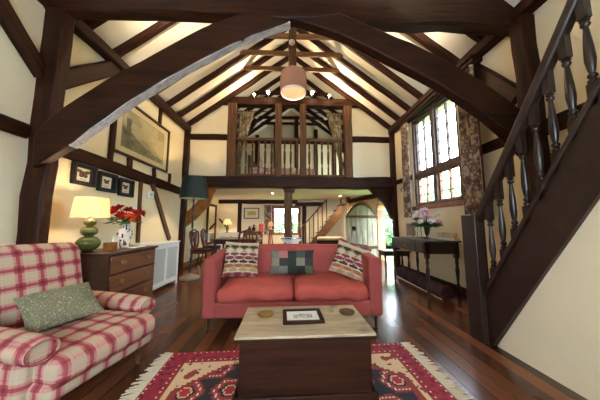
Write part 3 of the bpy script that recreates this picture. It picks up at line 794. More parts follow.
for k in range(3):
    z0, z1 = zr[k]+.006, zr[k+1]-.018
    dr = cb(G(), CX1-.30, CX1, CY0+.036, CY1-.036, z0, z1).build('drawer', M['drawer'], CD, .006)
    for y in (CY0+.22, CY1-.22):
        zc = (z0+z1)/2+.02; xx = CX1-o[0]; yy = y-o[1]
        g = G().prism([(yy-.045, zc), (yy-.02, zc+.028), (yy, zc+.018), (yy+.02, zc+.028), (yy+.045, zc), (yy+.02, zc-.022), (yy, zc-.028), (yy-.02, zc-.022)], 'x', xx, xx+.004)
        g.tube([(xx+.006, yy-.034, zc), (xx+.02, yy-.03, zc-.02), (xx+.022, yy, zc-.032), (xx+.02, yy+.03, zc-.02), (xx+.006, yy+.034, zc)], .005, 6)
        g.build('handle', M['brass'], dr)

def table_lamp(name, label, loc, pr, base_mat, shade_prof, shade_mat, power, col, sy=1, seg=28, lampz=None):
    t = thing(name, label, 'lamp', loc)
    G().lathe(pr, seg).build('base', M[base_mat], t, 0, 50)
    top = pr[-1][1]; sz0 = shade_prof[0][1]; sz1 = shade_prof[-1][1]
    G().tube([(0, 0, top-.01), (0, 0, sz1-.02)], .006, 8).build('stem', M['brass'], t)
    sh = G().shell(shade_prof, 36, (0, 0, 0), .003, 1, sy).build('lamp_shade', M[shade_mat], t, 0, 50)
    r1 = shade_prof[-1][0]-.004
    G().tube([(-r1, 0, sz1-.02), (r1, 0, sz1-.02)], .003, 6).tube([(0, -r1*sy, sz1-.02), (0, r1*sy, sz1-.02)], .003, 6).build('shade_ring', M['brass'], sh)
    zb = lampz or (sz0*.5+sz1*.5)
    G().ball((0, 0, zb), .022, 12, 8).build('bulb', M['hot'], t)
    p = point('lamp_light', (loc[0], loc[1], loc[2]+zb+.035), power, col, .03)
    return t
def gourd(rs, neck=.03):
    pr = [(.05, 0), (.075, .008)]; z = .012
    for r in rs:
        h = r*1.55
        for i in range(1, 9):
            a = PI*i/9; pr.append((max(neck, r*math.sin(a)), z + h*(1-math.cos(a))/2))
        z += h*.94
    pr.append((neck*.6, z+.02)); pr.append((neck*.5, z+.05)); return pr
table_lamp('table_lamp', 'lit lamp with stacked green gourd base and cream shade on the chest of drawers', (-2.41, 2.84, CZ), gourd((.118, .084, .060)), 'green_glaze',
           [(.183, .415), (.155, .655)], 'cream_shade', 11, (1, .74, .44))
V = thing('flower_vase', 'white china vase with dark painted flowers on the chest of drawers', 'vase', (-2.36, 3.36, CZ))
vg = G(); prof = [(.055, 0), (.06, .01), (.085, .12), (.092, .2), (.08, .27), (.055, .31), (.06, .335)]
seg = 28
def vcol(k, z):
    a = k/seg*2*PI
    return S(70, 36, 52) if noise.noise(Vector((math.cos(a)*2.2, math.sin(a)*2.2, z*14))) > .28 else (S(120, 110, 70) if noise.noise(Vector((math.cos(a)*3+9, math.sin(a)*3, z*16))) > .38 else S(222, 216, 204))
fine = []
for (r0, z0), (r1, z1) in zip(prof[:-1], prof[1:]):
    for i in range(4): fine.append((r0+(r1-r0)*i/4, z0+(z1-z0)*i/4))
fine.append(prof[-1]); vs = [(r*math.cos(2*PI*k/seg), r*math.sin(2*PI*k/seg), z) for r, z in fine for k in range(seg)]
bse = len(vg.v); vg.v += vs
for i in range(len(fine)-1):
    for k in range(seg): vg.f.append((i*seg+k, i*seg+(k+1) % seg, (i+1)*seg+(k+1) % seg, (i+1)*seg+k)); vg.c.append(vcol(k, fine[i][1]))
vg.f.append(tuple(range(seg-1, -1, -1))); vg.c.append(S(222, 216, 204))
if 'vase_glaze' not in M: M['vase_glaze'] = painted('painted_china', .2, 0)
vg.build('vase_body', M['vase_glaze'], V, 0, 50)
def bouquet(name, label, loc, blooms, spread, zr_, mats, petal, leafn, seed, stem0=-.2, group=None):
    r = random.Random(seed); t = thing(name, label, 'flowers', loc, 0, group)
    g = G(); heads = []
    for i in range(blooms):
        a = 2*PI*(i+.5*r.random())/blooms*2.4; q = spread*(i/blooms)**.6; heads.append(Vector((q*math.cos(a)*.8, q*math.sin(a), zr_[0]+(zr_[1]-zr_[0])*r.random()*(1-.4*i/blooms))))
    for h in heads: g.tube([(0, 0, stem0), (h.x*.35, h.y*.35, h.z*.4), tuple(h)], .004, 5)
    g.build('stems', M['leaf'], t)
    for i, h in enumerate(heads):
        b = G(); d = Vector((h.x, h.y, .12)).normalized()
        for ring, (np_, rr, tl) in enumerate(((4, .35, .9), (6, .75, .55), (7, 1.0, .2))):
            for k in range(np_):
                a = 2*PI*k/np_+ring*.4; e1 = d.orthogonal().normalized(); e2 = d.cross(e1)
                out = e1*math.cos(a)+e2*math.sin(a); p0 = h+d*petal*.1; p1 = h+out*petal*rr*.6+d*petal*tl*.5; p2 = h+out*petal*rr+d*petal*tl; sd = d.cross(out)*petal*.36
                b.add([p0, p1-sd, p2, p1+sd], [(0, 1, 2, 3)])
                b.add([p0-d*.002, p1-sd-d*.002, p2-d*.002, p1+sd-d*.002], [(3, 2, 1, 0)])
        b.ball(tuple(h+d*petal*.25), petal*.3, 8, 5).build('bloom', M[mats[i % len(mats)]], t, 0, 60)
    g = G()
    for _ in range(leafn):
        a = r.random()*2*PI; q = spread*(.2+.7*r.random()); z = zr_[0]*(.1+.9*r.random())
        p = Vector((q*math.cos(a)*.8, q*math.sin(a), z)); d = Vector((math.cos(a), math.sin(a), r.uniform(-.4, .7))).normalized(); s_ = d.cross(Vector((0, 0, 1))).normalized()*petal*.4; L = petal*1.5
        up_ = Vector((0, 0, .008))
        g.add([p, p+d*L*.5-s_+up_, p+d*L, p+d*L*.5+s_+up_, p+d*L*.5], [(0, 1, 4), (1, 2, 4), (2, 3, 4), (3, 0, 4)])
    f = g.build('foliage', M['leaf'], t, 0, 0); f['kind'] = 'stuff'
    return t
bouquet('red_flower_bouquet', 'red and orange flowers standing in the painted china vase', (-2.36, 3.36, CZ+.335), 13, .22, (.08, .27), ('red_petal', 'red_petal', 'orange_petal', 'red_petal'), .076, 60, 3)
b = G().box(-.04, .04, -.07, .07, 0, .10).build('wooden_box', M['gold_oak'], None, .006); b.location = (-2.30, 3.04, CZ); tag(b, 'small golden wooden box beside the green lamp', 'box')
b = G().prism([(-.02, 0), (.02, 0), (.006, .17), (-.0, .17)], 'y', -.05, .05).build('greeting_card', M['white_paint'], None, 0); b.location = (-2.36, 3.20, CZ); tag(b, 'upright white card standing between the box and the vase', 'card')
b = G().box(-.06, .06, -.12, .12, 0, .012).build('book', M['white_paint'], None, .003); b.location = (-2.22, 3.42, CZ); tag(b, 'thin pale booklet lying flat before the vase', 'booklet')

# radiator cover
RC = thing('radiator_cover', 'white panelled radiator cover beside the chest of drawers', 'radiator cover', (-2.48, 4.22, 0))
g = G().box(-.2, .25, -.44, -.41, 0, .8).box(-.2, .25, .41, .44, 0, .8)
for (y0, y1, z0, z1) in ((-.44, -.38, .0, .8), (.38, .44, .0, .8), (-.03, .03, .14, .74), (-.38, .38, .08, .16), (-.38, .38, .72, .8)): g.box(.25, .275, y0, y1, z0, z1)
g.build('frame', M['white_paint'], RC, .003)
for y0, y1 in ((-.38, -.03), (.03, .38)): G().box(.255, .265, y0, y1, .16, .72).build('grille_panel', M['gray_grille'], RC)
G().box(-.2, .29, -.455, .455, .8, .82).build('top', M['white_paint'], RC, .004)

# ------------------------------------------------------------------ floor lamp
FL = thing('floor_lamp', 'tall floor lamp with dark green drum shade and barley twist pole', 'lamp', (-2.10, 4.98, 0))
G().lathe([(.19, 0), (.2, .02), (.19, .05), (.1, .07), (.06, .1), (.03, .12)], 28).build('base', M['stone'], FL, 0, 40)
g = G(); nst = 120; seg = 10; vs = []; fs = []
for i in range(nst+1):
    z = .11+1.62*i/nst
    for k in range(seg):
        a = 2*PI*k/seg; r = .017+.007*math.cos(2*a - z*34); vs.append((r*math.cos(a), r*math.sin(a), z))
for i in range(nst):
    for k in range(seg): fs.append((i*seg+k, i*seg+(k+1) % seg, (i+1)*seg+(k+1) % seg, (i+1)*seg+k))
g.add(vs, fs); g.build('pole', M['baluster'], FL, 0, 60)
G().shell([(.285, 1.70), (.24, 2.17)], 36, th=.004).build('lamp_shade', M['green_shade'], FL, 0, 50)
G().tube([(-.238, 0, 2.14), (.238, 0, 2.14)], .004, 6).tube([(0, 0, 1.7), (0, 0, 2.14)], .006, 6).build('shade_carrier', M['brass'], FL)
G().ball((0, 0, 1.9), .03, 12, 8).build('bulb', M['hot'], FL)
point('floor_lamp_light', (-2.10, 4.98, 1.96), 30, (1, .66, .32), .03)

# ------------------------------------------------------------------ pictures on the timbered wall
def wall_frame(name, label, y0, y1, z0, z1, depth, fw, mat, fn, nx, nz, mount=0, group=None):
    t = thing(name, label, 'picture', (WL, (y0+y1)/2, (z0+z1)/2), 0, group)
    w, h = (y1-y0)/2, (z1-z0)/2; g = G()
    for b in ((-w, w, h-fw, h), (-w, w, -h, -h+fw), (-w, -w+fw, -h+fw, h-fw), (w-fw, w, -h+fw, h-fw)): g.box(0.002, depth, b[0], b[1], b[2], b[3])
    g.build('frame', M[mat], t, .004)
    g = G(); iw, ih = w-fw, h-fw; x = .012
    for i in range(nx):
        for j in range(nz):
            ya, yb = -iw+2*iw*i/nx, -iw+2*iw*(i+1)/nx; za, zb = -ih+2*ih*j/nz, -ih+2*ih*(j+1)/nz
            g.add([(x, ya, za), (x, yb, za), (x, yb, zb), (x, ya, zb)], [(0, 1, 2, 3)], fn((i+.5)/nx, (j+.5)/nz))
    g.add([(.006, -iw, -ih), (.006, iw, -ih), (.006, iw, ih), (.006, -iw, ih)], [(3, 2, 1, 0)], (.3, .3, .3, 1))
    g.build('print', M['print'], t, 0, 0)
    return t
def engraving(u, v):
    if not (.09 < u < .91 and .12 < v < .88): return S(206, 192, 152)
    if u < .1 or u > .9 or v < .13 or v > .87: return S(150, 134, 98)
    a, b_ = (u-.1)/.8, (v-.12)/.76
    n = noise.noise(Vector((a*7, b_*9, 3)))*.5+noise.noise(Vector((a*22, b_*24, 7)))*.35
    hill = .42+.16*math.sin(a*3+2.2)+.10*noise.noise(Vector((a*5, 0, 1))) - .25*a*.6
    tree = abs(a-.12) < .05+.03*n and b_ < .8
    if tree: L = 92+40*n
    elif b_ < hill: L = 96+70*n+50*a
    else: L = 178+14*n-20*(noise.noise(Vector((a*3, b_*3, 9))) > .15)
    L = max(52, min(205, L)); return S(L, L*.93, L*.72)
wall_frame('framed_engraving', 'large brown framed landscape engraving high on the timbered wall', 3.5, 5.08, 2.28, 3.25, .04, .045, 'mahog_dark', engraving, 90, 54)
def butterfly(sc_, c):
    def fn(u, v):
        if not (.16 < u < .84 and .1 < v < .9): return S(28, 25, 23)
        x, y = abs(u-.5)/sc_, (v-.55)/sc_
        if x < .018: return S(30, 22, 16) if abs(y) < .16 else S(214, 204, 180)
        up_ = ((x-.15)/.16)**2+((y-.09-.35*(x-.15))/.11)**2 < 1
        lo = ((x-.10)/.11)**2+((y+.09)/.10)**2 < 1
        if up_ or lo: return c if noise.noise(Vector((u*40, v*40, 0))) > -.25 else S(150, 110, 60)
        return S(168, 150, 112) if .2 < v < .24 and .35 < u < .65 else S(218, 208, 186)
    return fn
wall_frame('framed_butterfly', 'black box frame holding the largest dark butterfly, above the green lamp', 2.92, 3.26, 1.66, 1.95, .055, .035, 'black', butterfly(1.15, S(52, 34, 22)), 44, 36, group=None)
wall_frame('framed_butterfly', 'black box frame with a small brown butterfly, middle of the three', 3.31, 3.64, 1.63, 1.915, .055, .035, 'black', butterfly(.75, S(66, 44, 30)), 44, 36)
wall_frame('framed_butterfly', 'black box frame with a blackish butterfly, beside the upright stud over the red flowers', 3.71, 4.03, 1.61, 1.90, .055, .035, 'black', butterfly(.85, S(36, 30, 26)), 44, 36)
th_ = thing('thermostat', 'small white thermostat box on the wall by the slanting brace', 'thermostat', (WL, 4.50, 1.72))
G().box(0.03, .065, -.09, .09, -.075, .075).build('case', M['white_paint'], th_, .008); G().lathe([(.03, 0), (.028, .012)], 16, xf=Matrix.Translation((.065, 0, 0)) @ Matrix.Rotation(PI/2, 4, 'Y')).build('dial', M['gray_grille'], th_); G().box(0, .03, -.05, .05, -.05, .05).build('back_plate', M['white_paint'], th_)

# ------------------------------------------------------------------ console table by the window
CT = thing('console_table', 'dark console table with one drawer and turned legs under the window', 'table', (2.40, 4.09, 0))
TW, TL, TT = .30, .62, .885          # half width, half length, top height
G().box(-TW, TW, -TL, TL, TT-.025, TT).build('top', M['console'], CT, .008, segs=3)
g = G()
g.box(-TW+.03, -TW+.05, -TL+.03, TL-.03, TT-.205, TT-.025).box(TW-.05, TW-.03, -TL+.03, TL-.03, TT-.205, TT-.025).box(-TW+.05, TW-.05, -TL+.03, -TL+.05, TT-.205, TT-.025).box(-TW+.05, TW-.05, TL-.05, TL-.03, TT-.205, TT-.025)
g.build('apron', M['console'], CT, .003)
dr = G().box(-TW+.018, -TW+.04, -.30, .26, TT-.19, TT-.04).build('drawer', M['console'], CT, .004)
for y in (-.02,): G().lathe([(.008, 0), (.01, .012), (.02, .02), (.018, .03), (.001, .034)], 14, xf=Matrix.Translation((-TW+.018, y, TT-.115)) @ Matrix.Rotation(-PI/2, 4, 'Y')).build('knob', M['brass'], dr)
for x in (-TW+.06, TW-.06):
    for y in (-TL+.06, TL-.06):
        g = G().box(x-.03, x+.03, y-.03, y+.03, .62, TT-.03)
        g.lathe([(.014, 0), (.02, .02), (.024, .10), (.03, .14), (.02, .17), (.026, .2), (.016, .23), (.024, .33), (.03, .43), (.018, .50), (.026, .53), (.026, .56), (.018, .58), (.03, .61), (.03, .62)], 14, (x, y, 0))
        g.build('leg', M['mahog_dark'], CT, 0, 40)
FV = thing('glass_flower_vase', 'clear cut glass vase holding pink and white flowers on the console', 'vase', (2.43, 3.92, TT))
M['vase_glass'] = glass_mat('thick_vase_glass', (.72, .76, .76, 1))
G().lathe([(.05, 0), (.055, .012), (.02, .03), (.022, .05), (.04, .10), (.05, .17), (.056, .22), (.052, .22), (.045, .17), (.035, .1), (.001, .06)], 24).build('vase_body', M['vase_glass'], FV, 0, 50)
bouquet('mixed_flower_bouquet', 'pink and white bouquet with green leaves standing in the glass vase', (2.43, 3.92, TT+.22), 16, .25, (.05, .32), ('pink_petal', 'white_petal', 'white_petal', 'white_petal'), .06, 420, 5, -.15)
LN = thing('brass_lantern', 'glazed brass box lantern beside the flowers on the console', 'lantern', (2.52, 4.32, TT))
g = G()
for x in (-.09, .08):
    for y in (-.09, .08): g.box(x, x+.012, y, y+.012, .015, .28)
g.box(-.1, .1, -.1, .1, 0, .02).box(-.1, .1, -.1, .1, .28, .295); g.build('frame', M['brass'], LN, .002)
G().lathe([(.1, .295), (.05, .34), (.02, .35)], 4).build('cap', M['brass'], LN, 0, 0)
for s in (-1, 1): G().box(s*.085-.002, s*.085+.002, -.078, .08, .02, .28).build('pane', M['glass'], LN)
G().lathe([(.03, .02), (.03, .16), (.004, .165), (.003, .18)], 14).build('candle', M['white_paint'], LN)
ER = thing('egg_holder', 'cream china holder with three rounded cups on the console', 'holder', (2.58, 3.62, TT))
G().box(-.05, .05, -.21, .21, 0, .045).build('tray', M['white_china'], ER, .012)
M['cream_china'] = plain('cream_china', S(206, 184, 146), .35, 0, 0, 60, .1)
for y in (-.135, 0, .135): G().lathe([(.03, .04), (.052, .06), (.055, .10), (.045, .12), (.04, .11), (.001, .08)], 16, (0, y, 0)).build('cup', M['cream_china'], ER)
FP = thing('standing_print', 'small grey framed picture propped at the far end of the console', 'picture frame', (2.50, 4.58, TT), math.radians(-60))
G().box(-.12, .12, .0, .02, 0, .30).build('frame', M['gray_grille'], FP, .004); G().box(-.095, .095, -.004, .001, .03, .27).build('print', M['stone'], FP); G().prism([(.02, .2), (.10, 0), (.12, 0), (.03, .22)], 'x', -.02, .02).build('strut', M['black'], FP)
FIG = thing('iron_ornament', 'black iron animal ornament along the top of the console frame', 'ornament', (2.66, 4.62, TT))
g = G().box(-.03, .03, -.03, .03, 0, .02).tube([(0, 0, .02), (0, 0, .33)], .008, 8); g.build('stand', M['iron'], FIG)
G().tube([(0, -.12, .36), (0, -.05, .375), (0, .03, .37), (0, .1, .36)], [.02, .032, .03, .02], 10).ball((0, .12, .40), .028, 10, 6).build('figure', M['iron'], FIG)
# rolled rug along the wall
RR = thing('rolled_rug', 'dark maroon rolled rug lying along the wall under the console', 'rug roll', (0, 0, 0))
p0, p1 = Vector((2.40, 3.44, .105)), Vector((2.44, 5.0, .105)); n = 24
G().tube([p0.lerp(p1, i/n)+Vector((.008*math.sin(i*1.3), 0, .006*math.sin(i*1.7)-.0)) for i in range(n+1)], [.098+.004*math.sin(i*2.1) for i in range(n+1)], 18).build('roll', M['maroon'], RR, 0, 60)
G().tube([p0.lerp(p1, i/n)+Vector((-.10+.012*math.sin(i*2.2), 0, -.09)) for i in range(n+1)], .009, 6).build('fringe', M['fringe'], RR)
# dark joint stool beyond the console
ST = thing('joint_stool', 'low dark oak stool between the console and the arched doorway', 'stool', (2.45, 5.3, 0))
G().box(-.32, .32, -.2, .2, .5, .54).build('seat', M['console'], ST, .008)
for x in (-.27, .27):
    for y in (-.15, .15): G().lathe([(.022, 0), (.024, .08), (.016, .1), (.028, .2), (.016, .36), (.026, .38), (.026, .5)], 12, (x, y, 0)).build('leg', M['mahog_dark'], ST)
G().box(-.27, .27, -.16, -.14, .42, .5).box(-.27, .27, .14, .16, .42, .5).box(-.28, -.26, -.15, .15, .42, .5).box(.26, .28, -.15, .15, .42, .5).build('apron', M['console'], ST)

for loc, lab in (((WR, 5.45, 1.62), 'small white double light switch on the wall by the corner post'),):
    s_ = G().box(-.012, 0, -.075, .075, -.045, .045).build('light_switch', M['white_paint'], None, .003); s_.location = loc; tag(s_, lab, 'switch')
    for y in (-.03, .03): G().box(-.018, -.01, y-.012, y+.012, -.02, .02).build('rocker', M['white_china'], s_)
HK = thing('iron_hook', 'black wrought iron bracket on the wall beside the far window curtain', 'hook', (WR, 5.35, 1.98))
G().box(-.012, 0, -.03, .03, -.08, .08).build('plate', M['iron'], HK); G().tube([(-.01, 0, .04), (-.10, -.02, .06), (-.16, -.04, .0), (-.13, -.05, -.05)], .014, 8).build('hook', M['iron'], HK)

# ------------------------------------------------------------------ curtains
def curtain(name, label, p0, p1, z0, z1, folds, amp, mat, gather=None, th=.012, edge=None):
    """pleated cloth hung from p0 to p1; gather(t_height)->(scale, shift) bunches it"""
    p0, p1 = Vector((*p0, 0)), Vector((*p1, 0)); d = p1-p0; nrm = Vector((-d.y, d.x, 0)).normalized()
    nu, nv = folds*10, 24; g = G(); vs = []
    for side in (0, 1):
        for j in range(nv+1):
            t = j/nv; sc_, sh = gather(t) if gather else (1, 0)
            for i in range(nu+1):
                u = i/nu; w = amp*math.sin(u*folds*2*PI+.6*math.sin(t*2))*(.75+.25*math.sin(u*17+t*3))
                p = p0 + d*(((u-.5)*sc_)+.5+sh) + nrm*(w + side*th)
                vs.append((p.x, p.y, z1+(z0-z1)*t))
    off = (nu+1)*(nv+1); fs = []
    for s in (0, 1):
        for j in range(nv):
            for i in range(nu):
                a = s*off+j*(nu+1)+i; q = (a, a+1, a+nu+2, a+nu+1); fs.append(q if s else q[::-1])
    for j in range(nv):
        for i in (0, nu): a = j*(nu+1)+i; fs.append((a, a+nu+1, a+off+nu+1, a+off))
    for i in range(nu):
        for j in (0, nv): a = j*(nu+1)+i; fs.append((a, a+1, a+off+1, a+off))
    g.add(vs, fs)
    t = thing(name, label, 'curtain', (0, 0, 0)); g.build('cloth', M[mat], t, 0, 70)
    return t, p0, p1
ct, _, _ = curtain('curtain', 'floral curtain by the dark newel post, on the stair side of the window', (2.70, 2.98), (2.70, 3.32), 1.22, 3.50, 4, .045, 'floral')
G().tube([(2.69, 2.968, 1.22+1.6*k/10) for k in range(11)], .014, 6).build('edge', M['lining'], ct)
ct, _, _ = curtain('curtain', 'narrow floral curtain on the doorway side of the tall window', (2.70, 4.84), (2.70, 5.16), 1.30, 3.50, 3, .04, 'floral')
G().tube([(2.72, 2.92, 3.515), (2.72, 5.26, 3.515)], .012, 8).build('pole', M['iron'], ct)
ct, _, _ = curtain('curtain', 'floral curtain beside the small window at the end of the dining area', (-1.0, 8.86), (-.74, 8.86), .75, 1.86, 3, .025, 'floral')
G().tube([(-1.02, 8.88, 1.87), (.45, 8.88, 1.87)], .009, 8).build('pole', M['iron'], ct)
ga = lambda t: (1-.35*math.exp(-((t-.55)/.22)**2), -.25*math.exp(-((t-.6)/.25)**2))
gb = lambda t: (1-.35*math.exp(-((t-.55)/.22)**2), .25*math.exp(-((t-.6)/.25)**2))
ct, _, _ = curtain('curtain', 'beige curtain tied against the gallery post above the floor lamp', (-1.45, 6.14), (-1.02, 6.14), 2.45, 4.34, 5, .035, 'stripe_curtain', lambda t: (max(.3, 1-1.0*t), -.48*min(1, t*1.25)*(1-.3*max(0, t-.75))))
G().tube([(-1.5, 6.14, 4.33), (-.42, 6.14, 4.33)], .012, 8).build('pole', M['iron'], ct)
ct, _, _ = curtain('curtain', 'beige curtain tied against the gallery post towards the tall window', (1.02, 6.14), (1.45, 6.14), 2.45, 4.34, 5, .035, 'stripe_curtain', lambda t: (max(.3, 1-1.0*t), .48*min(1, t*1.25)*(1-.3*max(0, t-.75))))
G().tube([(.42, 6.14, 4.33), (1.5, 6.14, 4.33)], .012, 8).build('pole', M['iron'], ct)

# ------------------------------------------------------------------ pendant lamp, detector, gallery spotlights
PL = thing('pendant_lamp', 'woven pinkish drum pendant lamp hanging from the central oak hanger', 'lamp', (.045, 3.40, 3.16))
pr = [(.198, .075), (.212, .14), (.216, .22), (.210, .32), (.198, .40)]
sh = G().shell(pr, 40, th=.004).build('lamp_shade', M['pend_shade'], PL, 0, 60)
G().shell([(.201, .06), (.203, .085)], 40, th=.008).build('trim', M['white_paint'], sh)
G().tube([(0, 0, .47), (0, 0, .26)], .012, 8).build('cord', M['white_paint'], PL)
G().tube([(-.196, 0, .38), (.196, 0, .38)], .003, 6).tube([(0, -.196, .38), (0, .196, .38)], .003, 6).build('shade_carrier', M['brass'], PL)
G().ball((0, 0, .22), .03, 14, 8).build('bulb', M['hot'], PL)
point('pendant_light', (.045, 3.40, 3.40), 6, (1, .80, .58), .05)
sd = G().lathe([(.05, 0), (.05, .02), (.035, .035), (.001, .036)], 20, xf=Matrix.Rotation(PI/2, 4, 'X')).build('smoke_detector', M['white_paint']); sd.location = (.02, 3.36, 4.07); tag(sd, 'small white round detector on the oak hanger above the pendant', 'detector')
for i, (x, z, e, lab) in enumerate(((-.60, 4.66, 42, 'bright spotlight on the gallery tie beam towards the framed engraving'), (.58, 4.68, 42, 'bright spotlight on the gallery tie beam on the window side of the pendant'), (1.05, 4.62, 30, 'small spotlight under the rafters nearest the tall window'), (-.97, 4.60, 12, 'small white spotlight at the gallery tie beam end above the beige curtain'))):
    t = thing('spotlight', lab, 'spotlight', (x, 5.76, z), 0, 'gallery spotlights')
    G().tube([(0, .08, -.05), (0, .03, -.02), (0, 0, -.01)], .01, 8).build('bracket', M['white_paint'], t)
    G().lathe([(.022, .05), (.034, .0), (.038, -.04), (.034, -.04), (.028, .0), (.001, .03)], 16, xf=Matrix.Rotation(math.radians(-75), 4, 'X')).build('housing', M['white_paint'], t)
    G().ball((0, -.052, -.012), .042 if i < 2 else .018, 12, 8).build('bulb', M['hot'], t)
    spot('spot_beam', (x, 5.64, z-.05), (x*2.6, 4.6, z+.35 if i % 2 else z+.2), e*1.0, 150, (1, .72, .42), .03)
    point('spot_spill', (x, 5.66, z-.02), e*.10, (1, .72, .42), .03)

for x, lab in ((-1.35, 'white spotlight on the great tie beam nearer the engraving'), (1.45, 'white spotlight on the great tie beam nearer the stair')):
    for yy, dy in ((2.30, -1), (2.70, 1)):  # the gallery-face pair is added to brighten the roof behind the beam
        t = thing('spotlight', lab + (', armchair face' if dy < 0 else ', added on the gallery face'), 'spotlight', (x, yy, 4.02), 0, 'tie beam spotlights')
        G().lathe([(.05, -.10), (.05, -.08), (.012, -.07), (.012, 0)], 14).build('bracket', M['white_paint'], t)
        G().lathe([(.022, -.02), (.036, .02), (.04, .06), (.036, .06), (.028, .0), (.001, -.02)], 16).build('housing', M['white_paint'], t); G().ball((0, 0, .045), .024, 10, 6).build('bulb', M['hot'], t)
        spot('tie_beam_uplight', (x, yy, 4.10), (x*1.25, yy+dy*1.0, 5.2), 26 if dy < 0 else 85, 165, (1, .84, .62), .04)
# ------------------------------------------------------------------ gallery balustrade and bed
GB = thing('gallery_balustrade', 'oak balustrade of flat splats across the upper gallery opening', 'balustrade', (0, 5.95, 2.40))
for x0, x1, n in ((-1.45, -.42, 6), (-.235, .26, 3), (.43, 1.47, 6)):
    G().box(x0, x1, -.03, .03, 1.0, 1.08).build('top_rail', M['mid_oak'], GB, .008); G().box(x0, x1, -.025, .025, .02, .07).build('bottom_rail', M['mid_oak'], GB, .006)
    for k in range(n):
        x = x0+(x1-x0)*(k+.5)/n; b = .028
        prof = [(1.0, .9), (.8, .9), (.72, .55), (.66, 1.0), (.5, 1.15), (.34, 1.0), (.28, .55), (.2, .9), (.0, .9)]
        G().prism([(x-b*w, .06+.95*q) for q, w in prof]+[(x+b*w, .06+.95*q) for q, w in reversed(prof)], 'y', -.012, .012).build('splat', M['mid_oak_z'], GB, .003)
BD = thing('bed', 'low bed with rose and cream cover behind the gallery rails', 'bed', (-.25, 7.6, 2.282))
M['quilt'] = curtain_mat('rose_quilt', S(196, 180, 160), S(178, 138, 124), S(156, 104, 96))
soft_box(-1.0, 1.0, -.75, .75, .28, .52, .08, (0, 0, .04), 10).build('mattress', M['white_paint'], BD, 0, 60)
soft_box(-1.03, 1.03, -.78, .78, .34, .60, .08, (0, 0, .04), 12, .03).build('quilt', M['quilt'], BD, 0, 60)
G().box(-1.0, 1.0, -.74, .74, .14, .28).build('bed_base', M['oak_x'], BD, .01)
G().box(-1.05, -.99, -.78, .78, 0, 1.0).build('headboard', M['mid_oak'], BD, .01)
for x in (-.95, .95):
    for y in (-.7, .7): G().box(x-.04, x+.04, y-.04, y+.04, .0, .15).build('leg', M['oak_z'], BD)
p_ = pillow(.6, .40, .2, 16).build('pillow', M['quilt'], BD, 0, 80); p_.location = (-.75, -.1, .66); p_.rotation_euler = (0, math.radians(-30), PI/2)

# ------------------------------------------------------------------ dining area under the gallery
DT = thing('dining_table', 'dark mahogany dining table under the gallery', 'table', (-1.55, 6.75, 0))
G().box(-.60, .72, -.5, .5, .70, .735).build('top', M['mahog_dark'], DT, .01); G().box(-.52, .64, -.42, .42, .60, .70).build('apron', M['mahog_dark'], DT, .004)
for x in (-.50, .62):
    for y in (-.4, .4): G().lathe([(.018, 0), (.03, .12), (.022, .3), (.034, .55), (.034, .62)], 12, (x, y, 0)).build('leg', M['mahog_dark'], DT)
def dining_chair(label, loc, rz):
    t = thing('dining_chair', label, 'chair', loc, rz, 'shield back dining chairs')
    soft_box(-.23, .23, -.22, .22, .42, .49, .03, (0, 0, .012), 6).build('seat', M['maroon'], t, 0, 60)
    G().box(-.22, .22, -.21, .21, .37, .425).build('seat_rail', M['mahog'], t, .006)
    for x in (-.19, .19):
        G().lathe([(.014, 0), (.02, .2), (.024, .37)], 10, (x, -.18, 0)).build('leg', M['mahog_dark'], t)
        G().tube([(x, .27, 0), (x, .20, .2), (x, .19, .40)], [.016, .019, .02], 10).build('leg', M['mahog_dark'], t)
    shp = [(.10, .50), (.19, .66), (.22, .82), (.20, .93), (.11, .965), (0, 1.0)]
    pts = [(x, .20+.12*(z-.42), z) for x, z in shp]; pts = pts + [(-x, y, z) for x, y, z in reversed(pts[:-1])]
    pts = pts + [pts[0]]
    bk_ = G().tube(pts, .026, 8).tube([(-.17, .19, .4), (-.10, .21, .5)], .018, 8).tube([(.17, .19, .4), (.10, .21, .5)], .018, 8).build('backrest', M['mahog'], t, 0, 60)
    g = G()
    for s in (-1, -.35, .35, 1): g.tube([(.03*s, .21, .5), (.045*s, .23, .66), (.11*s, .25, .80), (.10*s, .262, .94)], .017, 6)
    g.ball((0, .245, .76), .035, 10, 6).build('splat', M['mahog'], bk_)
    return t
c0 = dining_chair('dark shield back chair at the end of the dining table closest to the floor lamp', (-2.36, 6.32, 0), math.radians(84))
c1 = dup(c0, 'dark shield back chair tucked at the table end in front of the tall mirror', (-2.34, 6.98, 0), math.radians(93))
c2 = dup(c0, 'dark shield back chair facing the dining table, its back toward the coral sofa', (-1.04, 5.92, 0), math.radians(182))

DS = thing('white_desk', 'white painted desk with a drawer against the end wall', 'desk', (-2.15, 8.62, 0))
G().box(-.5, .45, -.25, .25, .80, .83).build('top', M['white_paint'], DS, .006)
G().box(-.47, -.12, -.22, .22, 0, .80).build('pedestal', M['white_paint'], DS, .004); G().box(.16, .42, -.22, .22, 0, .80).build('pedestal', M['white_paint'], DS, .004)
for x0, x1 in ((-.45, -.14), (-.10, .14), (.18, .40)):
    dw = G().box(x0, x1, -.24, -.0, .60, .78).build('drawer', M['white_paint'], DS, .004)
    G().ball(((x0+x1)/2, -.255, .69), .018, 10, 6).build('knob', M['iron'], dw)
table_lamp('desk_lamp', 'small lit lamp with white pleated shade on the white desk', (-2.33, 8.55, .83), [(.07, 0), (.075, .015), (.03, .04), (.05, .1), (.055, .18), (.03, .24), (.015, .3)], 'green_glaze', [(.18, .30), (.09, .50)], 'white_shade', 8, (1, .78, .5))
PB = thing('framed_print', 'small gold toned framed print on the end wall of the dining area', 'picture', (-1.51, YF, 1.57))
g = G()
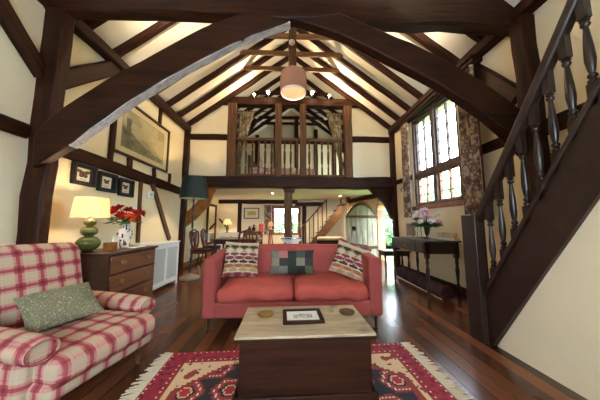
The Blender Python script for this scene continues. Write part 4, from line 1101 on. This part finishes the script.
for b in ((-.30, .30, .18, .215), (-.30, .30, -.215, -.18), (-.30, -.265, -.18, .18), (.265, .30, -.18, .18)): g.box(b[0], b[1], -.03, -.002, b[2], b[3])
g.build('frame', M['mahog'], PB, .003)
g = G(); 
for i in range(26):
    for j in range(18):
        u, v = (i+.5)/26, (j+.5)/18; x0 = -.265+.53*i/26; z0 = -.18+.36*j/18
        c = S(226, 214, 176) if not (.2 < u < .8 and .25 < v < .75) else (S(176, 160, 70) if noise.noise(Vector((u*9, v*7, 0))) > -.05 else S(206, 190, 116))
        g.add([(x0, -.012, z0), (x0+.53/26, -.012, z0), (x0+.53/26, -.012, z0+.02), (x0, -.012, z0+.02)], [(0, 1, 2, 3)], c)
g.build('print', M['print'], PB, 0, 0)
MR = thing('wall_mirror', 'tall wood framed mirror on the side wall behind the dining chairs', 'mirror', (WL, 8.1, 1.15))
g = G()
for b in ((-.45, .45, .62, .70), (-.45, .45, -.70, -.62), (-.45, -.37, -.62, .62), (.37, .45, -.62, .62)): g.box(0.001, .05, b[0], b[1], b[2], b[3])
g.build('frame', M['mid_oak'], MR, .006)
M['mirror'] = plain('mirror_silver', (.85, .87, .86, 1), .03, 1.0); G().box(.01, .025, -.38, .38, -.63, .63).build('mirror_glass', M['mirror'], MR)
SB = thing('side_table', 'narrow oak side table against the end wall beneath the framed print', 'table', (-1.38, 8.68, 0))
G().box(-.36, .36, -.19, .19, .84, .87).build('top', M['mid_oak'], SB, .005); G().box(-.32, .32, -.15, .15, .74, .84).build('apron', M['mid_oak'], SB)
for x in (-.31, .31):
    for y in (-.14, .14): G().box(x-.022, x+.022, y-.022, y+.022, 0, .76).build('leg', M['mid_oak_z'], SB)
rt = thing('red_canister', 'round red canister on the oak side table', 'canister', (-1.08, 8.62, .87)); M['red_tin'] = plain('red_tin', S(176, 52, 44), .4)
G().lathe([(.09, 0), (.09, .24)], 20).build('body', M['red_tin'], rt); G().lathe([(.094, .24), (.094, .27), (.02, .28), (.02, .3), (.001, .305)], 20).build('lid', M['red_tin'], rt)
for x, h, lab in ((-1.36, .26, 'dark glazed jug with a tall neck on the oak side table'), (-1.52, .20, 'short dark jug beneath the framed print')):
    j = thing('jug', lab, 'jug', (x, 8.62, .87)); G().lathe([(.04, 0), (.06, .03), (.07, h*.4), (.03, h*.75), (.035, h)], 16).build('body', M['iron'], j, 0, 50)
    G().tube([(.03, 0, h*.95), (.08, 0, h*.85), (.085, 0, h*.55), (.06, 0, h*.4)], .008, 6).build('handle', M['iron'], j)
PS = thing('tripod_stand', 'reddish tripod wine table with splayed legs near the small end window', 'stand', (-.68, 8.0, 0))
G().lathe([(.001, .93), (.2, .93), (.21, .945), (.2, .955), (.001, .955)], 24).build('top', M['mahog'], PS)
M['red_wood'] = wood('reddish_turned_wood', S(120, 56, 32), S(176, 96, 62), .4, 'z', .1)
for k in range(3): a = 2*PI*k/3+.5; G().tube([(.03*math.cos(a), .03*math.sin(a), .93), (.08*math.cos(a), .08*math.sin(a), .5), (.22*math.cos(a), .22*math.sin(a), .0)], [.02, .022, .016], 8).build('leg', M['red_wood'], PS)
table_lamp('stand_lamp', 'small lit amber shaded lamp on the tripod wine table', (-.68, 8.0, .955), [(.05, 0), (.05, .01), (.018, .03), (.025, .1), (.012, .14)], 'brass', [(.12, .13), (.06, .26)], 'pend_shade', 5, (1, .66, .34))
# low table with bowl behind the sofa
BT = thing('lamp_table', 'pale low table behind the sofa at the foot of the oak pillar', 'table', (.02, 5.35, 0))
G().box(-.75, .45, -.3, .3, .60, .635).build('top', M['white_paint'], BT, .006); G().box(-.7, .4, -.25, .25, .52, .6).build('apron', M['white_paint'], BT)
for x in (-.68, .38):
    for y in (-.24, .24): G().box(x-.025, x+.025, y-.025, y+.025, 0, .53).build('leg', M['white_paint'], BT)
BW = thing('china_bowl', 'wide white footed bowl with blue rim at the base of the pillar', 'bowl', (.04, 5.35, .635)); M['blue_rim'] = plain('blue_china_band', S(60, 74, 120), .2)
G().lathe([(.11, 0), (.09, .02), (.10, .05), (.20, .11), (.27, .19), (.262, .19), (.19, .125), (.09, .065), (.001, .06)], 32).build('bowl_body', M['white_china'], BW, 0, 50); G().lathe([(.262, .178), (.272, .192), (.264, .194), (.256, .18)], 32).build('rim_band', M['blue_rim'], BW)
# back stair
BS = thing('back_staircase', 'small brown open staircase at the end wall rising to the gallery', 'staircase', (0, 8.2, 0))
sl = 1.2; x0 = .44
G().prism([(x0-.02, 0), (x0+.24, 0), (1.90, (1.90-x0-.24)*sl), (1.90, 2.09), (1.98-.12, 2.09), (1.95-.12, (1.95-.12-x0)*sl+.14), (x0-.02, .1)], 'y', -.02, .03).build('stringer', M['mid_oak'], BS, .005)
G().box(x0-.12, x0-.02, -.05, .05, 0, 1.02).build('newel_post', M['mid_oak_z'], BS, .006)
G().prism([(x0-.08, .93), (1.36, 2.02), (1.36, 2.09), (x0-.08, .99)], 'y', -.03, .03).build('handrail', M['mid_oak'], BS, .005)
for k in range(6):
    x = x0+.1+.16*k; G().box(x-.018, x+.018, -.018, .018, (x-x0)*sl+.05, min(2.06, .95+(x-x0+.08)*1.14)).build('baluster', M['mid_oak_z'], BS)
for k in range(9):
    z = .21*(k+1); x = x0+.06+z/sl; G().box(x-.2, x+.02, .03, .66, z-.03, z).build('tread', M['mid_oak'], BS, .004)
BN = thing('bench_chest', 'low dark settle chest with a cream pad on top below the back stair', 'chest', (1.42, 7.85, 0))
G().box(-.5, .45, -.2, .2, .05, .56).build('body', M['oak_x'], BN, .008); G().box(-.53, .48, -.22, .22, .56, .60).build('lid', M['oak_x'], BN, .006)
for x in (-.46, .41):
    for y in (-.16, .16): G().box(x-.04, x+.04, y-.04, y+.04, 0, .06).build('foot', M['oak_z'], BN)
pd = soft_box(-.46, .40, -.16, .16, 0, .11, .05, (0, 0, .01), 8).build('seat_pad', M['cream_china']); pd.location = (1.42, 7.85, .602); tag(pd, 'cream rolled pad lying on the settle chest', 'pad')
# ceiling downlight over the dining area and wall light by the back stair
for loc, lab, e in (((-.55, 7.0, ZC), 'small round recessed downlight in the low ceiling', 110), ((1.72, 7.6, ZC), 'recessed ceiling downlight by the back stair', 80)):
    t = thing('downlight', lab, 'downlight', loc); G().lathe([(.055, 0), (.055, -.008), (.04, -.008), (.04, 0)], 20).build('ring', M['white_paint'], t); G().lathe([(.038, -.001), (.038, -.004)], 16).build('lens', M['hot'], t)
    spot('downlight_beam', (loc[0], loc[1], loc[2]-.03), (loc[0], loc[1]+.25, 0), e, 140, (1, .82, .6), .04)
